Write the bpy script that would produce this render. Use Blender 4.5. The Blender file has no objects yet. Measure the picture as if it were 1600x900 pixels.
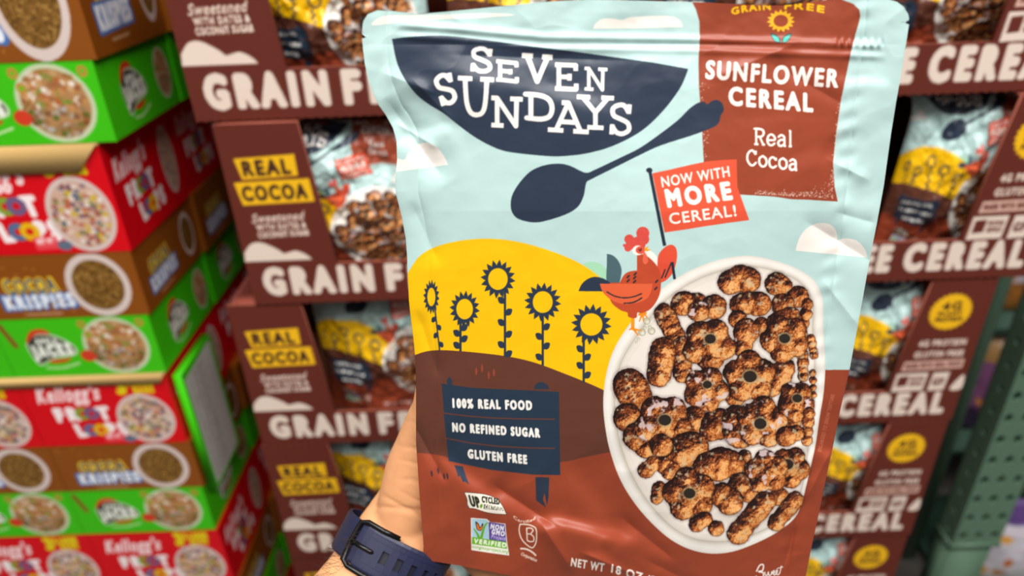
import bpy, bmesh, math, random
import numpy as np
from mathutils import Vector, Matrix

# ------------------------------------------------------------------ camera, world, lights, exposure
PI = math.pi
SC = bpy.context.scene
COL = SC.collection
SC.view_settings.view_transform = 'Standard'
SC.view_settings.look = 'None'
SC.view_settings.gamma = 1.0
SC.view_settings.use_curve_mapping = False
SC.view_settings.exposure = -0.12
F = 1101.0                                  # focal length in pixels of the 1600 x 900 frame
CAMH = 1.54
TH, YA, RO = math.radians(28.85), math.radians(-0.12), math.radians(-2.2)
C0 = Vector((0, 0, CAMH))
FW = Vector((math.sin(YA)*math.cos(TH), math.cos(YA)*math.cos(TH), -math.sin(TH)))
_r = Vector((math.cos(YA), -math.sin(YA), 0)); _u = _r.cross(FW)
RT = math.cos(RO)*_r + math.sin(RO)*_u
UP = -math.sin(RO)*_r + math.cos(RO)*_u
cd = bpy.data.cameras.new('camera'); camera = bpy.data.objects.new('camera', cd); COL.objects.link(camera)
camera.matrix_world = Matrix(((RT.x, UP.x, -FW.x, C0.x), (RT.y, UP.y, -FW.y, C0.y), (RT.z, UP.z, -FW.z, C0.z), (0, 0, 0, 1)))
cd.sensor_width = 36.0; cd.lens = 36.0*F/1600.0
cd.clip_start = 0.02; cd.clip_end = 60
cd.dof.use_dof = True; cd.dof.focus_distance = 0.415; cd.dof.aperture_fstop = 4.3
SC.camera = camera

world = bpy.data.worlds.new('warehouse_air'); SC.world = world; world.use_nodes = True
bg = world.node_tree.nodes['Background']; bg.inputs[0].default_value = (1.0, 0.985, 0.96, 1); bg.inputs[1].default_value = 0.19

def area(name, loc, target, sx, sy, power, col=(1, .97, .93)):
    l = bpy.data.lights.new(name, 'AREA'); l.shape = 'RECTANGLE'; l.size = sx; l.size_y = sy; l.energy = power; l.color = col
    o = bpy.data.objects.new(name, l); COL.objects.link(o); o.location = loc
    o.rotation_euler = (Vector(target) - Vector(loc)).to_track_quat('-Z', 'Y').to_euler()
    return o
area('ceiling_lamp', (-0.9, -0.95, 4.4), (0, .4, 1.2), 2.6, 0.7, 150)
area('ceiling_lamp', (1.5, -1.5, 4.4), (0, .4, 1.2), 2.6, 0.7, 150)
area('ceiling_lamp', (0.2, 0.35, 4.4), (0, .5, 1.0), 3.2, 0.5, 40)

def at(px, py, Y):                          # the point on the upright plane y = Y seen at that pixel
    d = FW + RT*((px-800)/F) + UP*((450-py)/F)
    return C0 + d*(Y/d.y)
def atz(px, py, z):                         # the point at distance z along the view axis
    return C0 + (FW + RT*((px-800)/F) + UP*((450-py)/F))*z

# ------------------------------------------------------------------ print canvas: vector art rasterised to colours
def lin(c):
    c = np.asarray(c, dtype=np.float64)/255.0
    return np.where(c <= .04045, c/12.92, ((c+.055)/1.055)**2.4)
class Canvas:
    def __init__(s, x0, y0, x1, y1, k, col):
        s.x0, s.y0, s.k = x0, y0, k
        s.W, s.H = int((x1-x0)*k), int((y1-y0)*k)
        s.a = np.empty((s.H, s.W, 3), np.float32); s.a[:] = col
    def cover(s, polys, S=4):
        A = []; B = []
        for p in polys:
            q = (np.asarray(p, float) - (s.x0, s.y0))*s.k
            A.append(q); B.append(np.roll(q, -1, 0))
        A = np.concatenate(A); B = np.concatenate(B)
        bx0 = max(0, int(A[:, 0].min())-1); bx1 = min(s.W, int(A[:, 0].max())+3)
        by0 = max(0, int(A[:, 1].min())-1); by1 = min(s.H, int(A[:, 1].max())+2)
        if bx1 <= bx0 or by1 <= by0: return None
        sg = np.where(B[:, 1] > A[:, 1], 1.0, -1.0)
        lo = np.minimum(A[:, 1], B[:, 1]); hi = np.maximum(A[:, 1], B[:, 1])
        k0 = np.ceil(lo*S-.5).astype(int); k1 = np.ceil(hi*S-.5).astype(int)
        k0 = np.clip(k0, by0*S, by1*S); k1 = np.clip(k1, by0*S, by1*S)
        n = np.maximum(k1-k0, 0)
        if n.sum() == 0: return None
        e = np.repeat(np.arange(len(n)), n)
        st = np.cumsum(n)-n
        k = np.arange(n.sum()) - np.repeat(st, n) + k0[e]
        ys = (k+.5)/S
        dy = B[e, 1]-A[e, 1]
        x = A[e, 0] + (ys-A[e, 1])*(B[e, 0]-A[e, 0])/dy
        w = bx1-bx0
        x = np.clip(x-bx0, 0, w)
        xi = x.astype(int); fr = x-xi
        row = (k//S)-by0
        acc = np.bincount(row*(w+2)+xi, sg[e]*(1-fr)/S, (by1-by0)*(w+2)) + np.bincount(row*(w+2)+xi+1, sg[e]*fr/S, (by1-by0)*(w+2))[:(by1-by0)*(w+2)]
        m = np.clip(np.abs(np.cumsum(acc.reshape(by1-by0, w+2), 1))[:, :w], 0, 1)
        return bx0, by0, m
    def fill(s, polys, col, al=1.0):
        if not isinstance(polys[0][0], (list, tuple, np.ndarray)): polys = [polys]
        r = s.cover(polys)
        if r is None: return
        bx, by, m = r; m = (m*al)[..., None]
        v = s.a[by:by+m.shape[0], bx:bx+m.shape[1]]
        v[:] = v*(1-m) + np.asarray(col, float)*m
    def sample(s, x, y):
        X = np.clip((np.asarray(x)-s.x0)*s.k-.5, 0, s.W-1.001); Y = np.clip((np.asarray(y)-s.y0)*s.k-.5, 0, s.H-1.001)
        i = X.astype(int); j = Y.astype(int); fx = (X-i)[..., None]; fy = (Y-j)[..., None]
        a = s.a
        return (a[j, i]*(1-fx)+a[j, i+1]*fx)*(1-fy) + (a[j+1, i]*(1-fx)+a[j+1, i+1]*fx)*fy

def sm(pts, n=6, closed=True):              # smooth curve through points
    P = np.asarray(pts, float); N = len(P); out = []
    for i in range(N if closed else N-1):
        if closed: a, b, c, d = P[i-1], P[i], P[(i+1) % N], P[(i+2) % N]
        else: a, b, c, d = P[max(i-1, 0)], P[i], P[i+1], P[min(i+2, N-1)]
        for t in np.arange(n)/n:
            out.append(.5*((2*b)+(c-a)*t+(2*a-5*b+4*c-d)*t*t+(3*b-a-3*c+d)*t**3))
    if not closed: out.append(P[-1])
    return np.array(out)
def circ(cx, cy, r, r2=None, n=28, rot=0):
    r2 = r if r2 is None else r2
    t = np.arange(n)/n*2*PI; x = r*np.cos(t); y = r2*np.sin(t)
    return np.stack([cx+x*math.cos(rot)-y*math.sin(rot), cy+x*math.sin(rot)+y*math.cos(rot)], 1)
def strk(pts, w, rnd=True, w2=None):        # thick polyline -> list of polygons, all wound alike
    P = np.asarray(pts, float); out = []; L = len(P)
    ws = np.linspace(w, w if w2 is None else w2, L)
    for i in range(L-1):
        a, b = P[i], P[i+1]; d = b-a; l = np.hypot(*d)
        if l < 1e-9: continue
        nn = np.array([-d[1], d[0]])/l/2
        out.append(np.array([a+nn*ws[i], a-nn*ws[i], b-nn*ws[i+1], b+nn*ws[i+1]])[::-1])
    for i in range(L):
        if rnd or 0 < i < L-1:
            c = circ(P[i][0], P[i][1], ws[i]/2, n=10); out.append(c)
    res = []
    for q in out:
        ar = np.sum(q[:, 0]*np.roll(q[:, 1], -1)-np.roll(q[:, 0], -1)*q[:, 1])
        res.append(q if ar > 0 else q[::-1])
    return res
_tc = {}
def glyphs(s, sp=1.0):
    if (s, sp) in _tc: return _tc[(s, sp)]
    c = bpy.data.curves.new('t', 'FONT'); c.body = s; c.space_character = sp
    o = bpy.data.objects.new('t', c); COL.objects.link(o)
    k = o.to_curve(bpy.context.evaluated_depsgraph_get())
    polys = []
    for sp in k.splines:
        b = sp.bezier_points; N = len(b); q = []
        for i in range(N):
            p0 = np.array(b[i].co[:2]); p1 = np.array(b[i].handle_right[:2]); p2 = np.array(b[(i+1) % N].handle_left[:2]); p3 = np.array(b[(i+1) % N].co[:2])
            for t in (0, .2, .4, .6, .8): q.append((1-t)**3*p0+3*(1-t)**2*t*p1+3*(1-t)*t*t*p2+t**3*p3)
        if q: polys.append(np.array(q))
    o.to_curve_clear(); bpy.data.objects.remove(o); bpy.data.curves.remove(c)
    _tc[(s, sp)] = polys
    return polys
_cap = max(p[:, 1].max() for p in glyphs('H'))
def text(cv, s, a, b, cap, col, bold=0.0, up=None, bend=0.0, al=1.0):
    """baseline from a to b, capital height cap, all in canvas units; bold thickens the strokes"""
    P = glyphs(s, 1.0+bold*1.9)
    x0 = min(p[:, 0].min() for p in P); x1 = max(p[:, 0].max() for p in P)
    a = np.asarray(a, float); b = np.asarray(b, float); d = b-a; L = np.hypot(*d)
    uv = np.array([d[1], -d[0]])/L*cap if up is None else np.asarray(up, float)
    out = []
    for p in P:
        t = (p[:, 0:1]-x0)/(x1-x0); v = p[:, 1:2]/_cap
        q = a+d*t+uv*v; q[:, 1] -= bend*4*t[:, 0]*(1-t[:, 0])
        out.append(q)
    r = cv.cover(out)
    if r is None: return
    cv.fill(out, col, al)
    if bold:
        sk = []
        for q in out: sk += strk(np.vstack([q, q[:1]]), bold*cap*.8, rnd=False)
        cv.fill(sk, col, al)
def quad(letter_pts, Q):                    # unit box -> quad TL TR BR BL
    Q = np.asarray(Q, float); p = np.asarray(letter_pts, float)
    x = p[:, 0:1]; y = p[:, 1:2]
    return (Q[0]*(1-x)+Q[1]*x)*(1-y) + (Q[3]*(1-x)+Q[2]*x)*y
SLAB = {   # strokes in a unit box, y down; (points, smooth)
 'S': [([(.84, .28), (.66, .1), (.4, .09), (.16, .2), (.2, .4), (.5, .5), (.82, .62), (.86, .82), (.6, .93), (.32, .9), (.14, .72)], 1), ([(.9, .06), (.86, .34)], 0), ([(.13, .66), (.1, .96)], 0)],
 'E': [([(.2, .08), (.2, .92)], 0), ([(.04, .08), (.9, .08), (.9, .27)], 0), ([(.2, .5), (.62, .5)], 0), ([(.64, .38), (.64, .62)], 0), ([(.04, .92), (.92, .92), (.92, .72)], 0)],
 'V': [([(.18, .07), (.5, .93), (.84, .07)], 0), ([(.0, .07), (.36, .07)], 0), ([(.66, .07), (1, .07)], 0)],
 'N': [([(.2, .93), (.2, .07), (.78, .93), (.8, .07)], 0), ([(.02, .93), (.4, .93)], 0), ([(.02, .07), (.22, .07)], 0), ([(.6, .07), (.99, .07)], 0)],
 'U': [([(.2, .06), (.24, .6), (.34, .86), (.5, .93), (.68, .86), (.76, .6), (.8, .06)], 1), ([(.0, .06), (.4, .06)], 0), ([(.62, .06), (1, .06)], 0)],
 'D': [([(.2, .08), (.2, .92)], 0), ([(.02, .08), (.5, .08), (.8, .2), (.9, .5), (.8, .8), (.5, .92), (.06, .92)], 1)],
 'A': [([(.2, .93), (.5, .07), (.8, .93)], 0), ([(.3, .66), (.7, .66)], 0), ([(.34, .07), (.52, .07)], 0), ([(.0, .93), (.38, .93)], 0), ([(.62, .93), (1, .93)], 0)],
 'Y': [([(.16, .07), (.5, .5), (.84, .07)], 0), ([(.5, .5), (.5, .93)], 0), ([(.0, .07), (.36, .07)], 0), ([(.66, .07), (1, .07)], 0), ([(.28, .93), (.72, .93)], 0)],
 'R': [([(.2, .07), (.2, .93)], 0), ([(.04, .07), (.55, .07), (.82, .16), (.84, .36), (.6, .5), (.2, .5)], 1), ([(.5, .5), (.82, .93)], 0), ([(.02, .93), (.4, .93)], 0), ([(.7, .93), (.98, .93)], 0)],
 'e': [([(.1, .66), (.88, .62), (.8, .42), (.5, .33), (.2, .43), (.08, .66), (.22, .88), (.55, .94), (.86, .82)], 1)],
 'a': [([(.16, .44), (.45, .33), (.76, .42), (.8, .6), (.8, .93)], 1), ([(.8, .6), (.4, .6), (.12, .74), (.22, .92), (.55, .92), (.8, .78)], 1), ([(.8, .93), (.98, .93)], 0)],
 'l': [([(.5, .04), (.5, .93)], 0), ([(.25, .06), (.5, .06)], 0), ([(.2, .93), (.8, .93)], 0)],
 'C': [([(.84, .26), (.6, .08), (.34, .13), (.12, .36), (.12, .66), (.34, .89), (.62, .93), (.88, .76)], 1), ([(.87, .06), (.87, .3)], 0)],
 'o': [([(.5, .33), (.16, .45), (.08, .64), (.18, .84), (.5, .94), (.82, .84), (.92, .64), (.84, .45), (.5, .33)], 1)],
 'c': [([(.82, .46), (.5, .33), (.18, .44), (.08, .64), (.2, .86), (.52, .94), (.86, .82)], 1), ([(.85, .34), (.85, .52)], 0)],
}
def slab(cv, ch, Q, w, col):
    out = []
    for pts, s in SLAB[ch]:
        p = sm(pts, 5, False) if s else np.array(pts, float)
        out += strk(quad(p, Q), w, rnd=bool(s))
    cv.fill(out, col)
def boxq(x0, y0, x1, y1, tilt=0.0):          # letter box with rows sliding by tilt per unit of x
    return [(x0, y0), (x1, y0+tilt*(x1-x0)), (x1, y1+tilt*(x1-x0)), (x0, y1)]

def hash2(i, j, seed):
    h = (i.astype(np.int64)*374761393 + j.astype(np.int64)*668265263 + seed*1274126177) & 0xffffffff
    h = ((h ^ (h >> 13))*1274126177) & 0xffffffff
    return ((h ^ (h >> 16)) & 0xffff)/65535.0
def noise(x, y, seed=0):
    i = np.floor(x).astype(int); j = np.floor(y).astype(int); u = x-i; v = y-j
    u = u*u*(3-2*u); v = v*v*(3-2*v)
    return (hash2(i, j, seed)*(1-u)+hash2(i+1, j, seed)*u)*(1-v)+(hash2(i, j+1, seed)*(1-u)+hash2(i+1, j+1, seed)*u)*v
def fbm(x, y, seed=0, o=4):
    s = 0; a = .5
    for k in range(o): s = s+a*noise(x*2**k, y*2**k, seed+k*17); a /= 2
    return s/(1-.5**o)

# ---- printed cereal pieces (a printed food photograph: each piece a lumpy brown form)
def pieces(cv, items, scale=1.0, tint=(1, 1, 1)):
    for n, it in enumerate(items):
        blobs, hole, milk = it
        xs = [b[0] for b in blobs]; ys = [b[1] for b in blobs]; rm = max(b[2] for b in blobs)
        x0 = int((min(xs)-rm*1.5-cv.x0)*cv.k); x1 = int((max(xs)+rm*1.5-cv.x0)*cv.k)+1
        y0 = int((min(ys)-rm*1.5-cv.y0)*cv.k); y1 = int((max(ys)+rm*1.5-cv.y0)*cv.k)+1
        x0 = max(x0, 0); y0 = max(y0, 0); x1 = min(x1, cv.W); y1 = min(y1, cv.H)
        if x1-x0 < 3 or y1-y0 < 3: continue
        X, Y = np.meshgrid((np.arange(x0, x1)+.5)/cv.k+cv.x0, (np.arange(y0, y1)+.5)/cv.k+cv.y0)
        g = 1.0/scale
        wx = X+(fbm(X*.11*g, Y*.11*g, n*3+1)-.5)*5*scale; wy = Y+(fbm(X*.11*g, Y*.11*g, n*3+2)-.5)*5*scale
        hgt = np.full(X.shape, -1e9); dsum = np.zeros(X.shape)
        for (bx, by, br) in blobs:
            d = 1-np.hypot(wx-bx, wy-by)/br
            dsum += np.exp(7*np.clip(d, -3, 1.2)); hgt = np.maximum(hgt, np.sqrt(np.clip(d, 0, 1))*br)
        d = np.log(dsum+1e-9)/7
        h = np.sqrt(np.clip(d, 0, 1))*rm*.5+hgt*.5
        nz = fbm(X*.16*g, Y*.16*g, n+40, 4)
        h = h*1.15 + nz*5.0*scale
        gy, gx = np.gradient(h*cv.k)
        sh = np.clip((.45-gx*.42-gy*.55+.25)/np.sqrt(1+gx*gx+gy*gy), 0, 1.3)
        spk = noise(X*.85*g, Y*.85*g, n+9)*.5+noise(X*.4*g, Y*.4*g, n+19)*.5
        t = np.clip(sh*1.0+(spk-.5)*.8-.03+(fbm(X*.06*g, Y*.06*g, n+5)-.5)*1.0, 0, 1)[..., None]
        c = np.where(t < .38, np.array([36, 18, 16])*(1-t/.38)+np.array([122, 58, 32])*(t/.38),
            np.where(t < .75, np.array([122, 58, 32])*(1-(t-.38)/.37)+np.array([204, 118, 54])*((t-.38)/.37),
                     np.array([204, 118, 54])*(1-(t-.75)/.25)+np.array([240, 178, 112])*((t-.75)/.25)))*np.asarray(tint)
        pale = np.clip((fbm(X*.09*g, Y*.09*g, n+77, 3)-.66)*9, 0, 1)*np.clip(d*6, 0, 1)
        c = c*(1-pale[..., None]*.75)+np.array([205, 186, 150])*pale[..., None]*.75
        if milk:
            mk = np.clip((fbm(X*.055*g, Y*.055*g, n+123, 3)-.64)*12, 0, 1)
            c = c*(1-mk[..., None]*.85)+np.array([226, 205, 206])*mk[..., None]*.85
        edge = np.clip(1-d*7, 0, 1)[..., None]
        c = c*(1-edge*.45)
        m = np.clip(d*rm*cv.k+.5, 0, 1)
        if hole:
            hx, hy, hr = hole
            hd = np.hypot(X-hx, (Y-hy)*1.15)
            rim = np.clip(1-abs(hd-hr*1.15)/(hr*.35), 0, 1)[..., None]
            c = c*(1-rim*.7)+np.array([176, 158, 118])*rim*.7
            hm = np.clip((hr-hd)*cv.k*.7+.5, 0, 1)[..., None]
            c = c*(1-hm)+np.array([44, 36, 30])*hm
        sdw = np.clip((d+.22)/.22, 0, 1)[..., None]*.42
        v = cv.a[y0:y1, x0:x1]
        v[:] = v*(1-sdw*(1-np.array([.55, .48, .5])))
        v[:] = v*(1-m[..., None])+np.clip(c, 0, 255)*m[..., None]
def flower(cx, cy, R, rot=0, asp=1.0, n=5):
    o = [(cx, cy, R*.62)]
    for k in range(n):
        a = rot+k*2*PI/n
        o.append((cx+math.cos(a)*R*.58*asp, cy+math.sin(a)*R*.58, R*.43))
    return o
def cap(x0, y0, x1, y1, r, n=4):
    return [(x0+(x1-x0)*k/(n-1), y0+(y1-y0)*k/(n-1), r*(1+.08*math.sin(k*2.1))) for k in range(n)]
# ------------------------------------------------------------------ the pouch artwork
TEAL = (186, 216, 213); NAVY = (43, 54, 72); RUST = (150, 66, 42); DARK = (98, 56, 43); YEL = (247, 192, 8); WHT = (246, 238, 230); FLAG = (226, 86, 58)
def Z(ox, oy, k, pts): return [(ox+x/k, oy+y/k) for x, y in pts]
def pouch_art():
    cv = Canvas(540, -40, 1450, 990, 1.5, TEAL)
    z1 = lambda *p: Z(560, 0, 3, p); z2 = lambda *p: Z(1000, 0, 3, p); z3 = lambda *p: Z(600, 280, 3, p); z4 = lambda *p: Z(960, 220, 3, p)
    z5 = lambda *p: Z(480, 570, 2.726, p); z6 = lambda *p: Z(900, 390, 1.764, p); z8 = lambda *p: Z(700, 740, 5.622, p); zr = lambda *p: Z(890, 340, 4.722, p)
    zc = lambda *p: Z(980, 700, 4.444, p)
    # clouds
    cv.fill(sm(z1((66, 118), (92, 86), (150, 72), (300, 71), (450, 67), (600, 62), (690, 64), (725, 72), (560, 84), (400, 90), (200, 104))), WHT)
    cv.fill([(927, 45)]+list(sm([(929, 38), (940, 30), (955, 29), (972, 31), (985, 27), (1020, 25), (1050, 26), (1063, 33), (1067, 42)], 5, False))+[(1000, 44)], WHT)
    cv.fill(list(z1((170, 806), (176, 742)))+list(sm(z1((180, 742), (215, 748), (235, 715), (270, 682), (315, 669), (362, 685), (400, 730), (420, 772)), 5, False)), WHT)
    cv.fill([z4((850, 515))[0]]+list(sm(z4((855, 490), (870, 450), (900, 412), (955, 386), (1010, 392), (1040, 425), (1045, 466)), 5, False))+list(sm(z4((1047, 466), (1085, 457), (1135, 468), (1172, 505), (1187, 547)), 5, False)), WHT)
    # ground
    cv.fill([(600, 690), (1000, 690), (1150, 640), (1287, 578), (1460, 577), (1460, 1000), (600, 1000)], RUST)
    yl = [(600, 470), (637, 427)]+list(sm([(640, 422), (655, 401), (680, 386), (720, 376), (765, 373), (810, 378), (860, 392), (905, 411), (940, 435), (970, 465), (1000, 520)], 5, False))+[(1030, 640), (600, 640)]
    cv.fill(yl, YEL)
    hill = [(600, 560), (648, 555)]+list(sm([(650, 554), (672, 548), (710, 548), (780, 555), (830, 565), (880, 583), (940, 608), (1000, 640)], 5, False))+[(1000, 695)]+list(sm([(955, 706), (910, 715), (875, 722), (780, 724), (720, 721), (690, 712), (660, 708), (640, 708)], 4, False))+[(600, 708)]
    cv.fill(hill, DARK)
    # sunflowers
    def sunf(cx, cy, ro, ry, ri, riy, col, np_=16, hole=None, rot=0.1):
        pts = []
        for k in range(np_):
            a0 = rot+k*2*PI/np_; h = PI/np_
            for da, rr in ((-h, .74), (-h*.72, .84), (-h*.3, .95), (0, 1.06), (h*.3, .95), (h*.72, .84)):
                pts.append((cx+ro*rr*math.cos(a0+da), cy+ry*rr*math.sin(a0+da)))
        cv.fill(pts, col)
        cv.fill(circ(cx, cy, ri, riy), YEL if hole is None else hole)
    def leaf(x, y, sx, l, a, wd, col=NAVY):
        ca, sa = math.cos(a), math.sin(a)
        q = [(0, 0), (.25, -.5), (.6, -.55), (1, 0), (.7, .5), (.3, .45)]
        cv.fill(sm([(x+sx*(u*l*ca - v*wd*sa), y-(u*l*sa + v*wd*ca)) for u, v in q], 4), col)
    FL = [(674, 464, 12, 26, 6.3, 14.5, 679, 486, 687, 548), (726, 483, 22.5, 27.5, 13, 16, 719.5, 505, 719.5, 549), (778, 436, 26, 29, 15.3, 17, 789, 455, 789, 557),
          (848, 472, 27.5, 29, 15.6, 17, 848, 496, 848, 571), (924, 507, 30, 30.5, 17.3, 17.5, 912, 533, 912, 598)]
    for n, (cx, cy, ro, ry, ri, riy, sx0, sy0, sx1, sy1) in enumerate(FL):
        cv.fill(strk([(sx0, sy0-8), (sx1, sy1)], 3.6 if n else 2.2, False), NAVY)
        k = .55 if n == 0 else 1.0
        L = sy1-sy0
        for m, f in enumerate((.18, .36, .52, .70, .86, 1.0) if n in (2,) else (.25, .45, .65, .88)):
            sd = -1 if (m+n) % 2 == 0 else 1
            leaf(sx0+(sx1-sx0)*f, sy0+L*f, sd, 14*k, .65, 9)
        sunf(cx, cy, ro, ry, ri, riy, NAVY)
    # brand bowl and spoon
    bowl = list(z1((157, 183)))+list(sm(z1((160, 182), (260, 171), (400, 167), (600, 188), (780, 213), (1000, 240), (1200, 268), (1380, 293)), 4, False))+[(1075, 107.5)]
    bowl += list(sm([(1075, 109), (1063, 137), (1037, 172), (1003, 204), (960, 227), (920, 239), (880, 244), (843, 243), (793, 237), (767, 228), (740, 213), (713, 193), (693, 177), (670, 163), (650, 147), (632, 123), (620, 97), (613, 64)], 5, False))
    cv.fill(bowl, NAVY)
    S = lambda ch, x0, y0, x1, y1, t, w: slab(cv, ch, Z(560, 0, 3, boxq(x0, y0, x1, y1, t)), w/3*.88, WHT)
    S('S', 524, 214, 630, 338, .08, 23); S('E', 642, 278, 752, 380, .10, 21); S('V', 766, 250, 910, 386, .07, 27)
    S('E', 917, 292, 1030, 425, .04, 24); S('N', 1058, 312, 1168, 424, .06, 18)
    slab(cv, 'S', Z(560, 0, 3, [(340, 355), (432, 330), (470, 480), (394, 504)]), 7.4, WHT)
    S('U', 466, 354, 636, 548, .05, 25); S('N', 620, 448, 772, 596, .05, 25); S('D', 780, 430, 922, 562, .10, 26)
    S('A', 888, 466, 1080, 618, .06, 25); S('Y', 1024, 442, 1198, 606, .04, 24); S('S', 1176, 478, 1282, 636, .02, 24)
    # brown banner
    ban = list(z2((225, -60), (240, 0), (262, 45), (278, 100), (280, 180), (274, 280), (276, 400), (285, 520), (292, 640), (298, 740), (305, 900)))
    ban += [(1157, 304)]+list(z4((750, 262), (830, 274), (900, 276), (980, 281), (1047, 285)))
    ban += list(z4((1032, 215), (1028, 150)))+list(z2((905, 760), (920, 620), (940, 480), (965, 360), (990, 240), (1010, 160), (1025, 110), (1033, 75), (1028, 45), (1000, 18), (960, 3), (930, -12), (900, -60)))
    cv.fill(ban, RUST)
    rg = random.Random(4)
    for k in range(420):                                   # worn speckle of the print at the banner's edges
        if rg.random() < .6:
            x = rg.uniform(1180, 1303); y = 303+ (x-1180)*.06 - abs(rg.gauss(0, 3 + max(0, (x-1240))*.12))
        elif rg.random() < .6: y = rg.uniform(150, 300); x = 1322-(y-100)*.105-abs(rg.gauss(0, 3.5))
        else: y = rg.uniform(130, 250); x = 1093+(y-130)*.05+abs(rg.gauss(0, 4.5))
        if x > 1157: cv.fill(circ(x, y, rg.uniform(.4, 1.1), n=6), (222, 196, 184), .8)
        elif y < 252: cv.fill(circ(x, y, rg.uniform(.4, 1.1), n=6), (222, 196, 184), .8)
    spoon = sm([(798, 323), (800, 306), (810, 288), (826, 270), (842, 261), (860, 256.5), (878, 256), (893, 260), (907, 267), (917, 270), (928, 266), (970, 246), (1000, 231), (1033, 208), (1060, 187), (1077, 170), (1090, 161), (1100, 159), (1105, 163), (1112, 158), (1120, 156), (1128, 161), (1131, 172), (1126, 181), (1124, 190), (1118, 197), (1104, 203), (1080, 212), (1033, 227), (1000, 242), (960, 262), (924, 280), (916, 286), (912, 306), (903, 323), (884, 335), (853, 345), (833, 347.5), (812, 343), (802, 335)], 4)
    cv.fill(spoon, NAVY)
    text(cv, 'GRAIN', (1144, 23), (1204, 15), 10, YEL, .14, bend=2)
    text(cv, 'FREE', (1226, 14), (1287, 20), 10, YEL, .14, bend=2)
    sunf(1220, 32.5, 21, 17, 11.5, 9.5, (244, 180, 40), 15, RUST)
    for sx in (-1, 1):
        cv.fill(sm([(1220.5+sx*2, 67), (1220.5+sx*3, 58), (1220.5+sx*14, 52), (1220.5+sx*16, 54), (1220.5+sx*11, 64)], 4), (30, 60, 60))
        cv.fill(sm([(1220.5+sx*3.4, 65.5), (1220.5+sx*4.5, 59), (1220.5+sx*13, 54), (1220.5+sx*14.6, 55), (1220.5+sx*10, 63)], 4), (40, 170, 155))
    text(cv, 'SUNFLOWER', (1103, 122), (1308, 136), 27.5, WHT, .13, up=(2, -26.5))
    text(cv, 'CEREAL', (1140, 163), (1269, 174), 26.5, WHT, .16, up=(0, -26.5))
    # Real Cocoa, light slab
    def word(w, a, b, h, wd):
        n = len(w); ws = [1.15 if c in 'RC' else (.6 if c == 'l' else .95) for c in w]; T = sum(ws); x = 0
        for c, q in zip(w, ws):
            f0 = (x+.06)/T; f1 = (x+q-.06)/T; x += q
            p0 = (a[0]+(b[0]-a[0])*f0, a[1]+(b[1]-a[1])*f0); p1 = (a[0]+(b[0]-a[0])*f1, a[1]+(b[1]-a[1])*f1)
            slab(cv, c, [(p0[0], p0[1]-h), (p1[0], p1[1]-h), p1, p0], wd, WHT)
    word('Real', (1177, 227), (1240, 231), 28, 3.3); word('Cocoa', (1165, 259), (1247, 268), 27, 3.3)
    # flag
    cv.fill(strk([(1015.5, 268), (1038.5, 384)], 5.2, False), (36, 44, 56)); cv.fill(circ(1014.5, 266, 5, 4), (36, 44, 56))
    cv.fill(list(z4((178, 153)))+list(sm(z4((180, 152), (260, 135), (360, 112), (430, 98), (500, 91), (573, 87)), 4, False))+list(z4((574, 130), (576, 215), (632, 372)))+list(sm(z4((630, 372), (540, 384), (430, 400), (330, 416), (235, 430)), 4, False)), FLAG)
    text(cv, 'NOW WITH', z4((225, 217))[0], z4((541, 166))[0], 15.5, WHT, .07, up=(-2.3, -15.3))
    text(cv, 'MORE', z4((254, 308))[0], z4((550, 271))[0], 26, WHT, .2, up=(-5, -25))
    text(cv, 'CEREAL!', z4((262, 391))[0], z4((572, 351))[0], 16.5, WHT, .07, up=(-2.6, -16.3))
    # eating bowl (printed photograph)
    outer = sm(z6((445, 18), (380, 32), (310, 60), (240, 105), (180, 165), (130, 230), (98, 290), (80, 360), (75, 430), (82, 500), (95, 560), (120, 630), (155, 690), (200, 745), (255, 795), (310, 825), (370, 838), (430, 833), (490, 812), (545, 785), (585, 757), (610, 730), (625, 690), (642, 620), (660, 540), (672, 460), (682, 400), (687, 330), (685, 260), (681, 200), (682, 150), (672, 110), (650, 78), (600, 48), (540, 28), (490, 18)), 4)
    inner = sm(z6((450, 48), (390, 62), (330, 85), (265, 125), (210, 180), (160, 250), (125, 310), (108, 380), (108, 450), (118, 520), (140, 590), (175, 660), (215, 715), (265, 765), (320, 795), (380, 805), (440, 800), (500, 780), (560, 750), (600, 715), (618, 670), (632, 600), (642, 520), (652, 440), (657, 360), (657, 290), (652, 210), (654, 160), (640, 120), (610, 85), (560, 62), (500, 48)), 4)
    oc = np.array(outer).mean(0); ic = np.array(inner).mean(0)
    io = np.array(inner)
    def morph(f, src=np.array(outer)):
        q = []
        for k in range(180):                              # ring f of the way from the outer to the inner edge
            a = 2*PI*k/180; dd = np.array([math.cos(a), math.sin(a)])
            def rad(P):
                v = P-ic; an = np.arctan2(v[:, 1], v[:, 0]); r = np.hypot(v[:, 0], v[:, 1]); o = np.argsort(an)
                return np.interp(math.atan2(dd[1], dd[0]), an[o], r[o], period=2*PI)
            q.append(ic+dd*(rad(src)*(1-f)+rad(io)*f))
        return np.array(q)
    for f, c in ((0, (226, 220, 210)), (.12, (236, 231, 223)), (.3, (241, 236, 229)), (.55, (236, 230, 222)), (.72, (222, 215, 205)), (.86, (208, 200, 188)), (.97, (190, 180, 166)), (1.03, (214, 205, 192)), (1.10, (224, 216, 205)), (1.25, (230, 221, 211)), (1.6, (235, 226, 216))): cv.fill(morph(f), c)
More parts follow.
